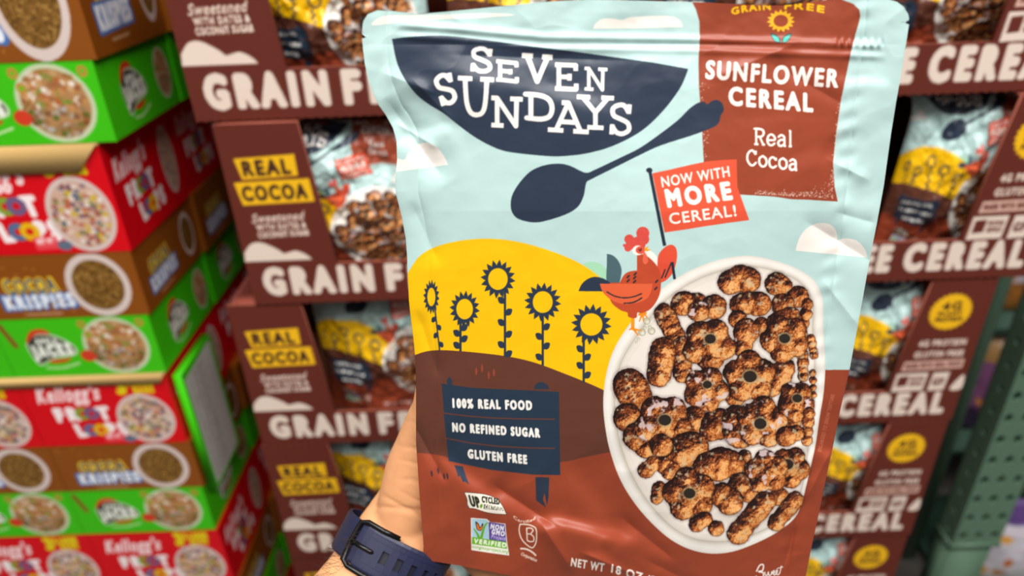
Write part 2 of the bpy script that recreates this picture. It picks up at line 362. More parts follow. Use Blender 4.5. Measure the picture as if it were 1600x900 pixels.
    for bx, by, br in ((195, 197, 6), (207, 190, 2.4), (182, 228, 6.3), (208, 224, 6.5), (203, 213, 3), (172, 247, 3), (166, 255, 2.4), (190, 215, 3)):
        q = z6((bx, by))[0]; r = br*.9
        cv.fill(circ(q[0], q[1], r), (158, 152, 130)); cv.fill(circ(q[0], q[1], r*.82), (200, 195, 172)); cv.fill(circ(q[0]+r*.2, q[1]+r*.3, r*.5), (226, 222, 205))
    P = []
    def A(bl, hole=None, milk=0):
        P.append(([(900+x/1.764, 390+y/1.764, r/1.764*1.1) for x, y, r in bl], None if hole is None else (900+hole[0]/1.764, 390+hole[1]/1.764, hole[2]/1.764), milk))
    A([(560, 350, 32), (575, 325, 26), (540, 385, 20)]); A([(440, 405, 26)]); A([(560, 680, 24)]); A([(465, 570, 18)]); A([(600, 470, 22)])
    A([(424, 90, 31), (474, 84, 33), (450, 70, 26)]); A([(553, 95, 30), (578, 100, 18)]); A([(612, 130, 28)]); A([(570, 152, 29)])
    A([(455, 152, 29), (505, 150, 31), (480, 145, 26)]); A([(295, 148, 31), (335, 142, 22)]); A([(380, 158, 32)]); A([(338, 170, 28)], None, 1)
    A([(446, 192, 24)]); A([(512, 212, 24)]); A([(470, 225, 33), (458, 268, 26)], None, 1); A(cap(638, 150, 622, 230, 15)); A([(590, 190, 30), (560, 205, 32)])
    A(cap(648, 245, 656, 290, 11)); A(cap(625, 290, 626, 350, 14)); A(cap(652, 340, 654, 400, 9))
    A(flower(575, 245, 66, .5), (575, 245, 15)); A([(300, 300, 20)]); A(cap(242, 175, 275, 240, 25)); A(cap(293, 265, 293, 340, 25)); A(cap(240, 275, 228, 345, 31))
    A(flower(366, 262, 72, .2), (370, 246, 15)); A(flower(478, 350, 71, .9), (480, 350, 18)); A(cap(145, 370, 168, 408, 38))
    A([(142, 462, 36), (165, 500, 30)]); A([(168, 515, 36), (192, 545, 27)]); A([(330, 470, 37), (325, 500, 24)], None, 1); A([(390, 480, 40), (370, 500, 26)], None, 1)
    A(flower(358, 385, 62, .1), (362, 372, 12), 1); A(flower(240, 478, 78, .35), (245, 470, 17), 1); A(cap(285, 560, 325, 545, 38)); A([(235, 540, 30)])
    A([(452, 500, 44), (440, 465, 34)], None, 1); A(flower(512, 476, 70, -.2), (508, 480, 17), 1); A(flower(606, 418, 56, .3, .82), (610, 410, 13), 1)
    A(cap(642, 450, 636, 525, 15)); A([(578, 515, 26), (608, 505, 20)]); A([(192, 608, 21), (212, 590, 19), (240, 592, 20), (262, 610, 25)]); A(cap(230, 655, 222, 685, 16))
    A([(362, 598, 36), (400, 585, 38), (432, 592, 33), (395, 610, 26)]); A([(455, 650, 34), (478, 668, 26)]); A([(400, 675, 30), (425, 695, 34)])
    A(flower(312, 674, 72, -.5), (313, 672, 16)); A(flower(590, 600, 56, .2, .9), (583, 592, 16)); A(flower(525, 612, 60, .8), None, 1)
    A(cap(520, 695, 447, 782, 27, 5)); A(cap(604, 690, 552, 752, 22)); A([(333, 756, 21), (355, 742, 19), (386, 768, 20)])
    pieces(cv, P, .62)
    # rooster with tail feathers holding the flag
    cv.fill(sm(zr((98, 345), (150, 325), (215, 335), (270, 380), (300, 440), (300, 490)), 5, False), (165, 215, 180))
    cv.fill(list(z_ for z_ in zr((275, 490), (270, 440), (275, 330), (275, 268)))+list(sm(zr((277, 267), (320, 280), (360, 320), (383, 380), (378, 440), (365, 490)), 5, False)), (74, 100, 108))
    cv.fill([(zr((66, 543)))[0]]+list(sm(zr((68, 535), (90, 490), (135, 452), (190, 437), (250, 450), (300, 480)), 5, False))+list(zr((300, 545))), NAVY)
    cv.fill(strk(zr((466, 740), (466, 825)), 5.5, False), (236, 150, 30))
    for fx, fy in (((440, 828)), ((485, 845)), ((507, 870))): cv.fill(strk([zr((466, 815))[0], zr((fx, fy))[0]], 4, True, 1.6), (236, 140, 30))
    for fx, fy in ((515, 765), (545, 765), (572, 735)): cv.fill(strk([zr((540, 700))[0], zr((fx, fy))[0]], 4, True, 1.6), (236, 140, 30))
    cv.fill(strk(zr((466, 822), (530, 835)), 4, True, 1.6), (236, 140, 30)); cv.fill(strk(zr((515, 715), (560, 705)), 4, True), (236, 140, 30))
    cv.fill(sm(zr((545, 250), (600, 248), (640, 285), (658, 340), (650, 400), (560, 380)), 5), WHT)
    cv.fill(sm(zr((655, 470), (650, 300), (690, 230), (745, 200), (785, 225), (792, 300), (765, 400), (720, 455), (680, 478)), 5), (222, 80, 55))
    for a_, b_ in (((750, 335), (705, 440)), ((704, 385), (680, 445))): cv.fill(strk([zr(a_)[0], zr(b_)[0]], 2.2), (36, 44, 50))
    cv.fill(strk(zr((757, 328), (775, 455)), 4.2, False), (36, 44, 56))
    cv.fill(list(zr((497, 275)))+list(sm(zr((520, 265), (580, 290), (640, 350), (672, 420), (670, 540), (640, 620), (590, 680), (530, 705), (500, 700), (495, 735), (465, 742), (432, 730), (425, 700), (370, 680), (300, 610), (300, 480)), 4, False))+list(sm(zr((370, 480), (400, 425), (440, 398), (497, 390)), 4, False)), (192, 74, 44))
    cv.fill([zr((222, 488))[0]]+list(zr((611, 488)))+list(sm(zr((608, 520), (585, 580), (540, 615), (470, 635), (400, 638), (320, 615), (262, 570), (235, 530)), 4, False)), (226, 98, 58))
    for st in (((275, 548), (330, 578), (400, 592), (470, 584), (530, 562)), ((402, 632), (460, 628), (500, 612), (533, 592))): cv.fill(strk(sm(zr(*st), 4, False), 2.0), (36, 44, 50))
    for a_ in ((432, 435), (432, 465), (484, 415), (480, 443), (480, 472), (642, 470), (636, 522)):
        cv.fill(strk([zr((a_[0]+7, a_[1]-7))[0], zr((a_[0]-7, a_[1]+8))[0]], 2.6), (36, 44, 50))
    comb = (216, 78, 66)
    for bx, by, br in ((540, 115, 48), (545, 160, 42), (440, 160, 36), (450, 200, 36), (430, 225, 26), (500, 180, 40), (405, 205, 12), (520, 200, 40)): cv.fill(circ(*zr((bx, by))[0], br/4.722), comb)
    for k in range(60): cv.fill(circ(*zr((rg.uniform(410, 580), rg.uniform(80, 235)))[0], .35, n=5), (240, 180, 165), .8)
    cv.fill(circ(*zr((505, 242))[0], 9, 7.6), WHT); cv.fill(circ(*zr((522, 240))[0], 7.3, 6), (222, 84, 66))
    cv.fill(strk(sm(zr((512, 232), (518, 246), (527, 240), (527, 228)), 4, False), 1.2), (36, 30, 40))
    cv.fill(list(zr((552, 225), (586, 208), (572, 230), (602, 236), (570, 250), (552, 244))), (240, 160, 40))
    cv.fill(sm(zr((545, 245), (570, 280), (580, 320), (560, 345), (540, 325), (543, 280)), 4), (232, 104, 78))
    # sign board
    cv.fill(list(z5((595, 80), (597, 58), (608, 52), (617, 65), (617, 90))), NAVY); cv.fill(sm(z5((967, 104), (972, 85), (998, 73), (1025, 88), (1030, 104)), 4, False), NAVY)
    for q in (((627, 427), (663, 433), (678, 480), (690, 510), (672, 497), (664, 500), (650, 470), (645, 480)), ((972, 478), (1031, 480), (1028, 560), (1022, 600), (1010, 545), (1004, 575), (1018, 608), (975, 578))): cv.fill(list(z5(*q)), NAVY)
    cv.fill(list(z5((573, 80), (700, 98), (1072, 115), (1078, 470), (960, 468), (780, 447), (602, 410), (583, 220))), (38, 54, 72))
    for q in (((583, 206), (680, 218), (780, 226), (900, 230), (1053, 232)), ((592, 313), (700, 334), (820, 348), (940, 354), (1053, 356))): cv.fill(strk(z5(*q), 1.9), (104, 58, 46))
    W2 = (244, 240, 232)
    text(cv, '100% REAL FOOD', z5((622, 181))[0], z5((956, 191))[0], 13, W2, .2, up=(-.6, -13))
    text(cv, 'NO REFINED SUGAR', z5((621, 283))[0], z5((990, 308))[0], 12.6, W2, .2, up=(-.6, -12.6))
    text(cv, 'GLUTEN FREE', z5((687, 396))[0], z5((935, 421))[0], 12.6, W2, .2, up=(-.6, -12.6))
    for x, y in ((720, 28), (745, 15), (773, 45), (795, 33)): cv.fill(circ(*z5((x, y))[0], 1.7, 6), (150, 66, 48))
    for x, y in ((530, 463), (558, 452), (583, 475), (597, 474)): cv.fill(circ(*z5((x, y))[0], 1.6, 5, rot=-.15), (70, 44, 50))
    # certification marks
    up_ = list(sm(z8((146, 166), (190, 169), (270, 176), (340, 188), (400, 210), (440, 236), (480, 290), (511, 356)), 4, False))+list(sm(z8((511, 357), (420, 352), (350, 342), (290, 325), (240, 308), (190, 303)), 4, False))+list(sm(z8((188, 300), (172, 270), (170, 230), (160, 200)), 3, False))
    cv.fill(strk(np.vstack([up_, up_[:1]]), 1.4), (52, 40, 30)); cv.fill(up_, (236, 228, 214))
    text(cv, 'UP', z8((206, 282))[0], z8((286, 300))[0], 17, (38, 42, 30), .12, up=(-4.2, -16))
    text(cv, 'CYCLED', z8((301, 250))[0], z8((452, 272))[0], 8.6, (38, 42, 30), .16, up=(-.7, -9))
    cv.fill(list(z8((316, 270), (476, 296), (488, 328), (314, 308))), (38, 42, 30)); text(cv, 'CERTIFIED', z8((322, 304))[0], z8((480, 324))[0], 5, (236, 228, 214), .14)
    cv.fill(sm(z8((282, 298), (282, 278), (300, 266), (303, 284), (294, 302)), 4), (96, 150, 40))
    cv.fill(list(z8((200, 388), (340, 398), (372, 425), (504, 440), (518, 590), (538, 720), (380, 698), (205, 672))), (240, 238, 230))
    cv.fill(list(z8((208, 396), (340, 406), (352, 424), (360, 578), (212, 562))), (176, 212, 232)); cv.fill(list(z8((356, 424), (498, 446), (512, 604), (362, 580))), (92, 74, 150))
    cv.fill(list(z8((212, 556), (514, 602), (519, 662), (210, 618))), (110, 180, 44))
    text(cv, 'NON', z8((374, 482))[0], z8((484, 500))[0], 7, (240, 238, 245), .18); text(cv, 'GMO', z8((382, 528))[0], z8((493, 550))[0], 7, (240, 238, 245), .18)
    text(cv, 'Project', z8((380, 566))[0], z8((502, 588))[0], 5.5, (200, 190, 235), .06); text(cv, 'VERIFIED', z8((228, 608))[0], z8((510, 648))[0], 6.4, (238, 246, 225), .18)
    text(cv, 'nongmoproject.org', z8((212, 652))[0], z8((526, 700))[0], 4.6, (130, 180, 80), .04)
    cv.fill(sm(z8((242, 420), (268, 440), (282, 470), (300, 440), (310, 445), (300, 485), (286, 502), (256, 492), (246, 460)), 4), (30, 24, 30)); cv.fill(sm(z8((250, 436), (268, 452), (280, 480), (300, 450), (300, 478), (286, 496), (258, 486)), 4), (236, 122, 30))
    for q in (((230, 488), (258, 530), (272, 566)), ((345, 432), (318, 470), (292, 566))): cv.fill(strk(sm(z8(*q), 4, False), 1.6, True, 4), (104, 178, 40))
    OW = (232, 214, 200)
    cv.fill(strk(sm(z8((632, 446), (625, 500), (640, 560), (675, 610), (735, 652), (765, 625), (778, 570), (774, 490), (745, 462), (700, 448), (634, 445)), 4, False), 1.8), OW)
    cv.fill(strk(sm(z8((690, 480), (730, 480), (748, 500), (728, 530), (752, 555), (750, 595), (700, 590), (694, 540), (690, 480)), 3, False), 1.9), OW); cv.fill(strk(z8((692, 528), (730, 532)), 1.8), OW)
    cv.fill(strk(sm(z8((640, 658), (690, 664), (740, 690), (770, 718)), 4, False), 2.6), OW)
    text(cv, 'Certified', z8((575, 390))[0], z8((765, 400))[0], 4.6, OW, .05, bend=-7); text(cv, 'Corporation', z8((640, 715))[0], z8((775, 775))[0], 4.8, OW, .08)
    text(cv, 'NET WT', (892, 884), (943, 893), 12, WHT, .1, up=(1.5, -12)); text(cv, '18 OZ', (955, 894), (1003, 908), 12, WHT, .1, up=(1.5, -12)); text(cv, '(510g)', (1010, 910), (1052, 916), 11, WHT, .08)
    script = [(898, 856), (920, 815), (945, 812), (940, 850), (912, 858), (945, 868), (938, 905), (900, 915), (895, 890)]
    cv.fill(strk(sm(zc(*script), 5, False), 1.9), WHT)
    cv.fill(strk(sm(zc((955, 862), (962, 885), (975, 880), (980, 860), (985, 885), (1000, 878), (1004, 858), (1012, 874), (1024, 862), (1018, 850), (1012, 868), (1022, 882), (1038, 868), (1044, 852), (1036, 848), (1034, 870), (1046, 880), (1060, 865), (1070, 820)), 3, False), 1.5), WHT)
    cv.fill(strk(zc((1040, 838), (1080, 826)), 1.3), WHT)
    text(cv, 'ENLARGED TO SHOW TEXTURE', (1283, 706), (1304, 617), 5.5, (186, 108, 84), .06, al=.8)
    return cv
HERO = pouch_art()
TEST_CANVASES = {'hero': HERO}
# ------------------------------------------------------------------ helpers: tagging, meshes, materials
def tag(o, label=None, cat=None, group=None, kind=None):
    if label: o['label'] = label
    if cat: o['category'] = cat
    if group: o['group'] = group
    if kind: o['kind'] = kind
    return o
def empty(name, loc):
    o = bpy.data.objects.new(name, None); COL.objects.link(o); o.location = loc; o.empty_display_size = .05
    return o
def new_mesh(name, V, Fc, mat=None, colors=None, smooth=False, parent=None):
    me = bpy.data.meshes.new(name)
    V = np.asarray(V, np.float32)
    if isinstance(Fc, np.ndarray):
        me.vertices.add(len(V)); me.vertices.foreach_set('co', V.ravel())
        me.loops.add(Fc.size); me.loops.foreach_set('vertex_index', Fc.astype(np.int32).ravel())
        me.polygons.add(len(Fc)); me.polygons.foreach_set('loop_start', np.arange(0, Fc.size, Fc.shape[1], dtype=np.int32))
        me.update(calc_edges=True)
    else:
        me.from_pydata([tuple(map(float, v)) for v in V], [], [tuple(int(i) for i in f) for f in Fc]); me.update()
    if smooth: me.polygons.foreach_set('use_smooth', np.ones(len(me.polygons), bool))
    if colors is not None:
        ca = me.color_attributes.new('print', 'FLOAT_COLOR', 'POINT')
        c4 = np.ones((len(V), 4), np.float32); c4[:, :3] = lin(np.clip(colors, 0, 255)); ca.data.foreach_set('color', c4.ravel())
    if mat: me.materials.append(mat)
    o = bpy.data.objects.new(name, me); COL.objects.link(o)
    if parent is not None: o.parent = parent
    return o
class Parts:                                # collects coloured grids and slabs into one mesh of quads
    def __init__(s): s.V = []; s.F = []; s.C = []; s.n = 0
    def add(s, V, Fq, C):
        V = np.asarray(V, float).reshape(-1, 3)
        s.V.append(V); s.F.append(np.asarray(Fq)+s.n); s.C.append(np.broadcast_to(np.asarray(C, float), (len(V), 3))); s.n += len(V)
    def grid(s, P, C, flip=False):          # P (m,n,3)
        m, n = P.shape[:2]; i = np.arange(m*n).reshape(m, n)
        q = np.stack([i[:-1, :-1], i[:-1, 1:], i[1:, 1:], i[1:, :-1]], -1).reshape(-1, 4)
        if flip: q = q[:, ::-1]
        C = np.asarray(C, float)
        s.add(P.reshape(-1, 3), q, C if C.ndim == 1 else C.reshape(-1, 3))
    def box(s, a, b, C):
        x0, y0, z0 = a; x1, y1, z1 = b
        V = [(x0, y0, z0), (x1, y0, z0), (x1, y1, z0), (x0, y1, z0), (x0, y0, z1), (x1, y0, z1), (x1, y1, z1), (x0, y1, z1)]
        s.add(V, [(3, 2, 1, 0), (4, 5, 6, 7), (0, 1, 5, 4), (1, 2, 6, 5), (2, 3, 7, 6), (3, 0, 4, 7)], C)
    def prism(s, outline, y0, y1, C):       # quad outlines only, in x,z
        q = list(outline)
        V = [(x, y0, z) for x, z in q]+[(x, y1, z) for x, z in q]
        s.add(V, [(0, 1, 2, 3), (7, 6, 5, 4), (0, 4, 5, 1), (1, 5, 6, 2), (2, 6, 7, 3), (3, 7, 4, 0)], C)
    def build(s, name, mat, parent=None, smooth=False):
        return new_mesh(name, np.concatenate(s.V), np.concatenate(s.F), mat, np.concatenate(s.C), smooth, parent)
def mat(name, col=None, rough=.5, spec=.5, metal=0.0, attr=None, bump=0.0, bscale=200, bdist=.001, sss=0.0, coat=0.0, mottle=0.0):
    m = bpy.data.materials.new(name); m.use_nodes = True; nt = m.node_tree; b = nt.nodes['Principled BSDF']
    b.inputs['Roughness'].default_value = rough; b.inputs['Specular IOR Level'].default_value = spec; b.inputs['Metallic'].default_value = metal
    if coat: b.inputs['Coat Weight'].default_value = coat; b.inputs['Coat Roughness'].default_value = .25
    src = None
    if attr:
        a = nt.nodes.new('ShaderNodeAttribute'); a.attribute_name = attr; src = a.outputs['Color']
    elif col is not None:
        c = lin(col); b.inputs['Base Color'].default_value = (*c, 1)
    if mottle:
        n = nt.nodes.new('ShaderNodeTexNoise'); n.inputs['Scale'].default_value = 30; n.inputs['Detail'].default_value = 4
        mx = nt.nodes.new('ShaderNodeMix'); mx.data_type = 'RGBA'; mx.blend_type = 'MULTIPLY'
        if src is not None: nt.links.new(src, mx.inputs['A'])
        else: mx.inputs['A'].default_value = (*lin(col), 1)
        mr = nt.nodes.new('ShaderNodeMapRange'); mr.inputs['To Min'].default_value = 1-mottle; mr.inputs['To Max'].default_value = 1+mottle
        nt.links.new(n.outputs['Fac'], mr.inputs['Value']); nt.links.new(mr.outputs['Result'], mx.inputs['B'])
        mx.inputs['Factor'].default_value = 1; src = mx.outputs['Result']
    if src is not None: nt.links.new(src, b.inputs['Base Color'])
    if bump:
        n = nt.nodes.new('ShaderNodeTexNoise'); n.inputs['Scale'].default_value = bscale; n.inputs['Detail'].default_value = 5
        bp = nt.nodes.new('ShaderNodeBump'); bp.inputs['Strength'].default_value = bump; bp.inputs['Distance'].default_value = bdist
        nt.links.new(n.outputs['Fac'], bp.inputs['Height']); nt.links.new(bp.outputs['Normal'], b.inputs['Normal'])
    if sss:
        b.inputs['Subsurface Weight'].default_value = sss; b.inputs['Subsurface Radius'].default_value = (1, .35, .2); b.inputs['Subsurface Scale'].default_value = .006
    return m
M_FILM = mat('printed_film', rough=.41, spec=.45, attr='print')
M_FILM_BACK = mat('printed_film_far', rough=.33, spec=.5, attr='print', bump=.3, bscale=30, bdist=.004)
M_CARD = mat('printed_cardboard', rough=.6, spec=.2, attr='print', bump=.15, bscale=250, bdist=.0006)
M_CARTON = mat('printed_carton', rough=.3, spec=.45, attr='print')
M_RAW = mat('raw_cardboard', (214, 176, 112), rough=.8, spec=.2, bump=.3, bscale=150)
M_GREEN = mat('green_enamel', (92, 122, 100), rough=.42, spec=.5, bump=.15, bscale=90)
M_GREEN2 = mat('green_enamel_dark', (60, 92, 76), rough=.5, spec=.4)
M_WOOD = mat('pallet_wood', (150, 116, 80), rough=.8, spec=.2, bump=.5, bscale=60, mottle=.3)
M_CONC = mat('concrete', (84, 80, 76), rough=.45, spec=.4, bump=.2, bscale=20, mottle=.2)
M_DARKWALL = mat('dark_wall', (52, 46, 44), rough=.8, spec=.2, mottle=.2)

# ------------------------------------------------------------------ setting
def plane(name, P, m, kind='structure'):
    return tag(new_mesh(name, P, [(0, 1, 2, 3)], m), kind=kind)
plane('floor', [(-5, -4, 0), (5, -4, 0), (5, 4, 0), (-5, 4, 0)], M_CONC)
plane('wall_back', [(-5, 3.2, 0), (5, 3.2, 0), (5, 3.2, 5), (-5, 3.2, 5)], M_DARKWALL)

# unseen shelf added over both stacks to block the overhead light
q = Parts(); q.box((-2.2, .98, 1.98), (2.2, 2.4, 2.02), (0, 0, 0)); q.box((-2.2, .94, 1.94), (2.2, .99, 2.04), (0, 0, 0)); o = q.build('unseen_shading_shelf', M_GREEN2)
tag(o, 'unseen green shelf added above both stacks of goods to block overhead light', 'shelf')
q = Parts(); q.box((-2.2, 2.38, 0), (2.2, 2.42, 1.98), (0, 0, 0)); o = q.build('rack_back_panel', M_DARKWALL); tag(o, 'dark panel closing the rear of the rack bay', 'panel')

# ------------------------------------------------------------------ trays of cereal pouches
TH_ = .2361
TX = -.3588; TOP = CAMH+.0245
TYS = [.8024, .7911, .793, .7933, .795, .797]; TDX = [.004, .0256, -.0134, -.0163, -.018, -.012]
BR = (98, 42, 32); CRM = (226, 208, 194); EDGE = (150, 82, 66)
def tray_art():
    cv = Canvas(0, 0, 1000, 236, 1.0, BR)
    for w, u0, u1 in (('GRAIN', 20, 154), ('FREE', 175, 286), ('REAL COCOA', 322, 556), ('GRAIN FREE', 592, 810), ('CEREAL', 832, 980)): text(cv, w, (u0, 219), (u1, 219), 34, CRM, .24)
    Y2 = (240, 184, 26); K = (70, 40, 30)
    cv.fill([(15, 40), (86, 37), (86, 63), (20, 66)], Y2); cv.fill([(9, 69), (98, 67), (100, 96), (14, 98)], Y2)
    text(cv, 'REAL', (24, 61), (78, 60), 17, K, .16); text(cv, 'COCOA', (17, 92), (92, 91), 17, K, .16)
    text(cv, 'Sweetened', (20, 121), (82, 119), 12, CRM, .05, up=(3, -11)); text(cv, 'WITH DATES &', (24, 131), (84, 129), 7, CRM, .12); text(cv, 'COCONUT SUGAR', (24, 141), (86, 139), 7, CRM, .12)
    cv.fill([(0, 173)]+list(sm([(2, 160), (12, 149), (25, 147), (42, 156), (50, 163)], 5, False))+list(sm([(52, 163), (66, 160), (78, 166), (84, 173)], 5, False)), CRM)
    pts = []
    for k in range(48):
        a = k*2*PI/48; r = 29 if k % 2 == 0 else 26; pts.append((950+r*math.cos(a), 50+r*math.sin(a)))
    cv.fill(pts, Y2)
    text(cv, '4G', (938, 47), (962, 46), 11, K, .14); text(cv, 'PLANT', (935, 56), (966, 55), 6, K, .12); text(cv, 'PROTEIN', (933, 65), (968, 64), 6, K, .12)
    text(cv, '4G PROTEIN', (921, 104), (984, 103), 9, CRM, .14); text(cv, 'GLUTEN FREE', (919, 122), (985, 121), 9, CRM, .14)
    cv.fill([(908, 129), (990, 127), (990, 142), (906, 144)], (214, 176, 160)); text(cv, 'MADE WITH REAL FOOD', (911, 140), (987, 138), 7, BR, .1)
    cv.fill([(902, 149), (946, 148), (944, 179), (900, 180)], CRM); cv.fill([(906, 154), (920, 153), (919, 170), (905, 171)], BR); text(cv, 'NON', (923, 161), (941, 161), 6, BR, .12); text(cv, 'GMO', (923, 170), (941, 170), 6, BR, .12)
    cv.fill([(953, 149), (976, 148), (974, 179), (951, 180)], CRM); text(cv, 'GF', (956, 170), (970, 170), 11, BR, .14)
    cv.fill(sm([(982, 178), (996, 153), (999, 178)], 4), CRM)
    return cv
TRAY_CV = tray_art()
def tray_mesh_front():
    p = Parts()
    W, H = 1000., 236.
    lipz = .24*H
    regs = [[(0, 0), (W, 0), (W, lipz), (0, lipz)], [(0, lipz), (114, lipz), (96, H), (0, H)], [(893, lipz), (W, lipz), (W, H), (916, H)]]
    for (a, b, c, d) in regs:
        nu = int(max(b[0]-a[0], c[0]-d[0])/1.25)+2; nv = int((d[1]-a[1])/1.25)+2
        u = np.linspace(0, 1, nu)[None, :]; v = np.linspace(0, 1, nv)[:, None]
        X = (a[0]*(1-u)+b[0]*u)*(1-v)+(d[0]*(1-u)+c[0]*u)*v; Zz = a[1]*(1-v)+d[1]*v+0*u
        scal = np.abs(np.sin(X*PI/11))*(Zz < .5)*2.2                   # perforated tear edge at the bottom
        P = np.stack([X/1000, 0*X, (Zz+scal)/1000], -1)
        col = TRAY_CV.sample(X, H-Zz)
        top = (Zz > (H-.8))
        p.grid(P, col)
        p.prism([(x/1000, z/1000+(.0 if z > 1 else .002)) for x, z in (a, b, c, d)], .0004, .005, EDGE)
    return p
pouch_rows = None
def build_tray():
    t = empty('display_tray', (0, 0, 0))
    tray_mesh_front().build('front_panel', M_CARD, t)
    for x in (.0, .995):
        q = Parts(); q.box((x, .006, .003), (x+.005, .6, TH_-.0015), BR)
        q.build('side_panel', M_CARD, t)
    q = Parts(); q.box((.006, .594, .003), (.994, .599, TH_-.0015), BR); q.build('back_panel', M_CARD, t)
    q = Parts(); q.box((.006, .006, .0015), (.994, .593, .0055), (120, 70, 52)); q.build('bottom_panel', M_CARD, t)
    for x0, x1 in ((.0055, .094), (.918, .9945)):
        q = Parts(); q.box((x0, .0055, TH_-.004), (x1, .03, TH_-.001), (148, 74, 60)); q.build('top_flap', M_CARD, t)
    return t
def copy_tree(o, parent=None):
    c = o.copy(); COL.objects.link(c)
    if parent is not None: c.parent = parent
    for ch in list(o.children): copy_tree(ch, c)
    return c
ORD = ['top', 'second', 'third', 'fourth', 'fifth', 'bottom']
tray0 = build_tray(); trays = []
for i in range(6):
    t = tray0 if i == 0 else copy_tree(tray0)
    t.location = (TX+TDX[i], TYS[i], TOP-(i+1)*TH_)
    tag(t, {0: 'topmost brown display tray in the stack, cut by the upper frame edge',
            1: 'brown display tray of cereal pouches, second from the top of the stack',
            2: 'brown display tray of cereal pouches, third from the top of the stack',
            3: 'brown display tray of cereal pouches, fourth from the top of the stack',
            4: 'brown display tray of cereal pouches, fifth from the top of the stack',
            5: 'lowest brown display tray of the stack, standing on the wooden pallet'}[i], 'display tray', 'brown display trays stacked on the pallet')
    trays.append(t)

# outline of the held pouch in its artwork's units
XL = np.array([(-30, 560), (0, 571), (30, 567), (57, 565.5), (75, 567), (100, 570), (130, 577), (150, 585), (165, 592), (180, 603), (200, 614), (220, 619.5), (250, 620.5), (280, 617.5), (300, 618), (340, 628), (373, 634), (400, 636), (440, 637.5), (470, 639), (490, 641), (530, 646), (560, 649), (600, 650), (690, 650), (720, 652), (780, 656), (830, 660), (880, 664), (990, 668)], float)
XR = np.array([(-30, 1428), (0, 1424), (33, 1421), (60, 1417), (110, 1409), (160, 1400), (210, 1392), (290, 1381), (350, 1370), (400, 1360), (450, 1351), (500, 1342), (580, 1327), (640, 1313), (700, 1301), (760, 1288), (800, 1280), (850, 1269), (900, 1259), (990, 1240)], float)
xl = lambda y: np.interp(y, XL[:, 0], XL[:, 1]); xr = lambda y: np.interp(y, XR[:, 0], XR[:, 1])
TOPE = np.array([(565, 45), (568, 32), (575, 22), (590, 16), (610, 17), (655, 22), (700, 18), (760, 12), (850, 3), (920, -1), (1000, 1), (1060, 3), (1110, 4), (1160, 7), (1195, 9), (1230, 8), (1270, 3), (1310, -2), (1350, -4), (1385, -2), (1402, 3), (1412, 11), (1419, 22), (1421, 34)], float)
BOTE = np.array([(660, 875), (690, 879), (720, 884), (755, 891), (790, 898), (850, 909), (900, 917), (1000, 930), (1100, 938), (1200, 936), (1260, 925)], float)

def pouch_colors(S, T):                     # artwork colour at pouch coordinates (0..1 across, 0..1 down)
    y = T*925; x = xl(y)+S*(xr(y)-xl(y))
    return HERO.sample(x, y)
def far_pouch(seed, H, bend, w=.216):
    m, n = 190, 170
    S, T = np.meshgrid(np.linspace(0, 1, n), np.linspace(0, 1, m))
    L = H*(1-T)                            # length up from the foot; the top curls over backwards
    ls = np.linspace(0, H, 400); ang = np.clip((ls-bend)/.04, 0, 1)*1.78-.12
    zz = np.concatenate([[0], np.cumsum(np.cos(ang[:-1])*np.diff(ls))]); yy = np.concatenate([[0], np.cumsum(np.sin(ang[:-1])*np.diff(ls))])
    zp = np.interp(L, ls, zz); yp = np.interp(L, ls, yy)
    bul = np.sin(PI*np.clip(S, 0, 1))**.6*np.sin(PI*np.clip(.12+.9*L/(H*.9), 0, 1))*.026
    wr = (fbm(S*5+seed*7, T*6+seed, seed, 4)-.5)*.03+(fbm(S*14, T*9+seed, seed+5, 3)-.5)*.011
    X = (S-.5)*w*(1-.05*np.sin(PI*T)); P = np.stack([X, yp-bul+wr*np.sin(PI*S)**.4, zp+.001], -1)
    Pb = np.stack([X, yp+bul*1.4+.002+.03*np.sin(PI*S)*(1-np.clip(L/.1, 0, 1)), np.maximum(zp, 0)+.001], -1)
    p = Parts(); p.grid(P, pouch_colors(S, T), flip=True); p.grid(Pb[::6, ::6], RUST)
    q = Parts()
    return p.build('cereal_pouch', M_FILM_BACK, smooth=True)
protos = [far_pouch(3, .25, .19), far_pouch(8, .30, .178), far_pouch(15, .27, .186), far_pouch(23, .27, .196, .166)]
for o in protos: o.location = (0, 0, -5)
# centres along each tray, forward offset, turn and which shape
LAY = [[(.165, .02, 0), (.395, .01, 2), (.63, .02, -2), (.872, .04, -4)],
       [(.122, .0, -1), (.350, .010, 3), (.570, .0, -2), (.903, .005, -5)],
       [(.195, .02, 0), (.415, .01, -2), (.64, .0, 2), (.905, .0, -4)],
       [(.175, .01, -3), (.400, .0, 3), (.625, .015, 0), (.905, .0, -4)],
       [(.175, .0, 2), (.400, .015, -2), (.625, .0, 2), (.900, .0, -3)],
       [(.175, .0, -2), (.400, .015, 2), (.625, .0, -2), (.860, .02, 2)]]
PW = ['leftmost', 'second from the left', 'third from the left', 'rightmost']; used = [0, 0, 0, 0]
for i, row in enumerate(LAY):
    for j, (u, dy, rot) in enumerate(row):
        v = [[0, 2, 1, 0], [0, 1, 2, 3], [1, 1, 0, 3], [1, 2, 0, 3], [1, 0, 2, 3], [1, 0, 2, 1]][i][j]
        o = protos[v] if not used[v] else protos[v].copy()
        if used[v]: COL.objects.link(o)
        used[v] = 1
        o.location = (TX+TDX[i]+u, TYS[i]+.058+dy, TOP-(i+1)*TH_+.006); o.rotation_euler = (0, 0, math.radians(rot))
        tag(o, 'cereal pouch, %s of four in the %s brown tray' % (PW[j], ['topmost', 'second highest', 'third highest', 'fourth highest', 'fifth highest', 'lowest'][i]), 'pouch', 'cereal pouches standing in the brown trays')
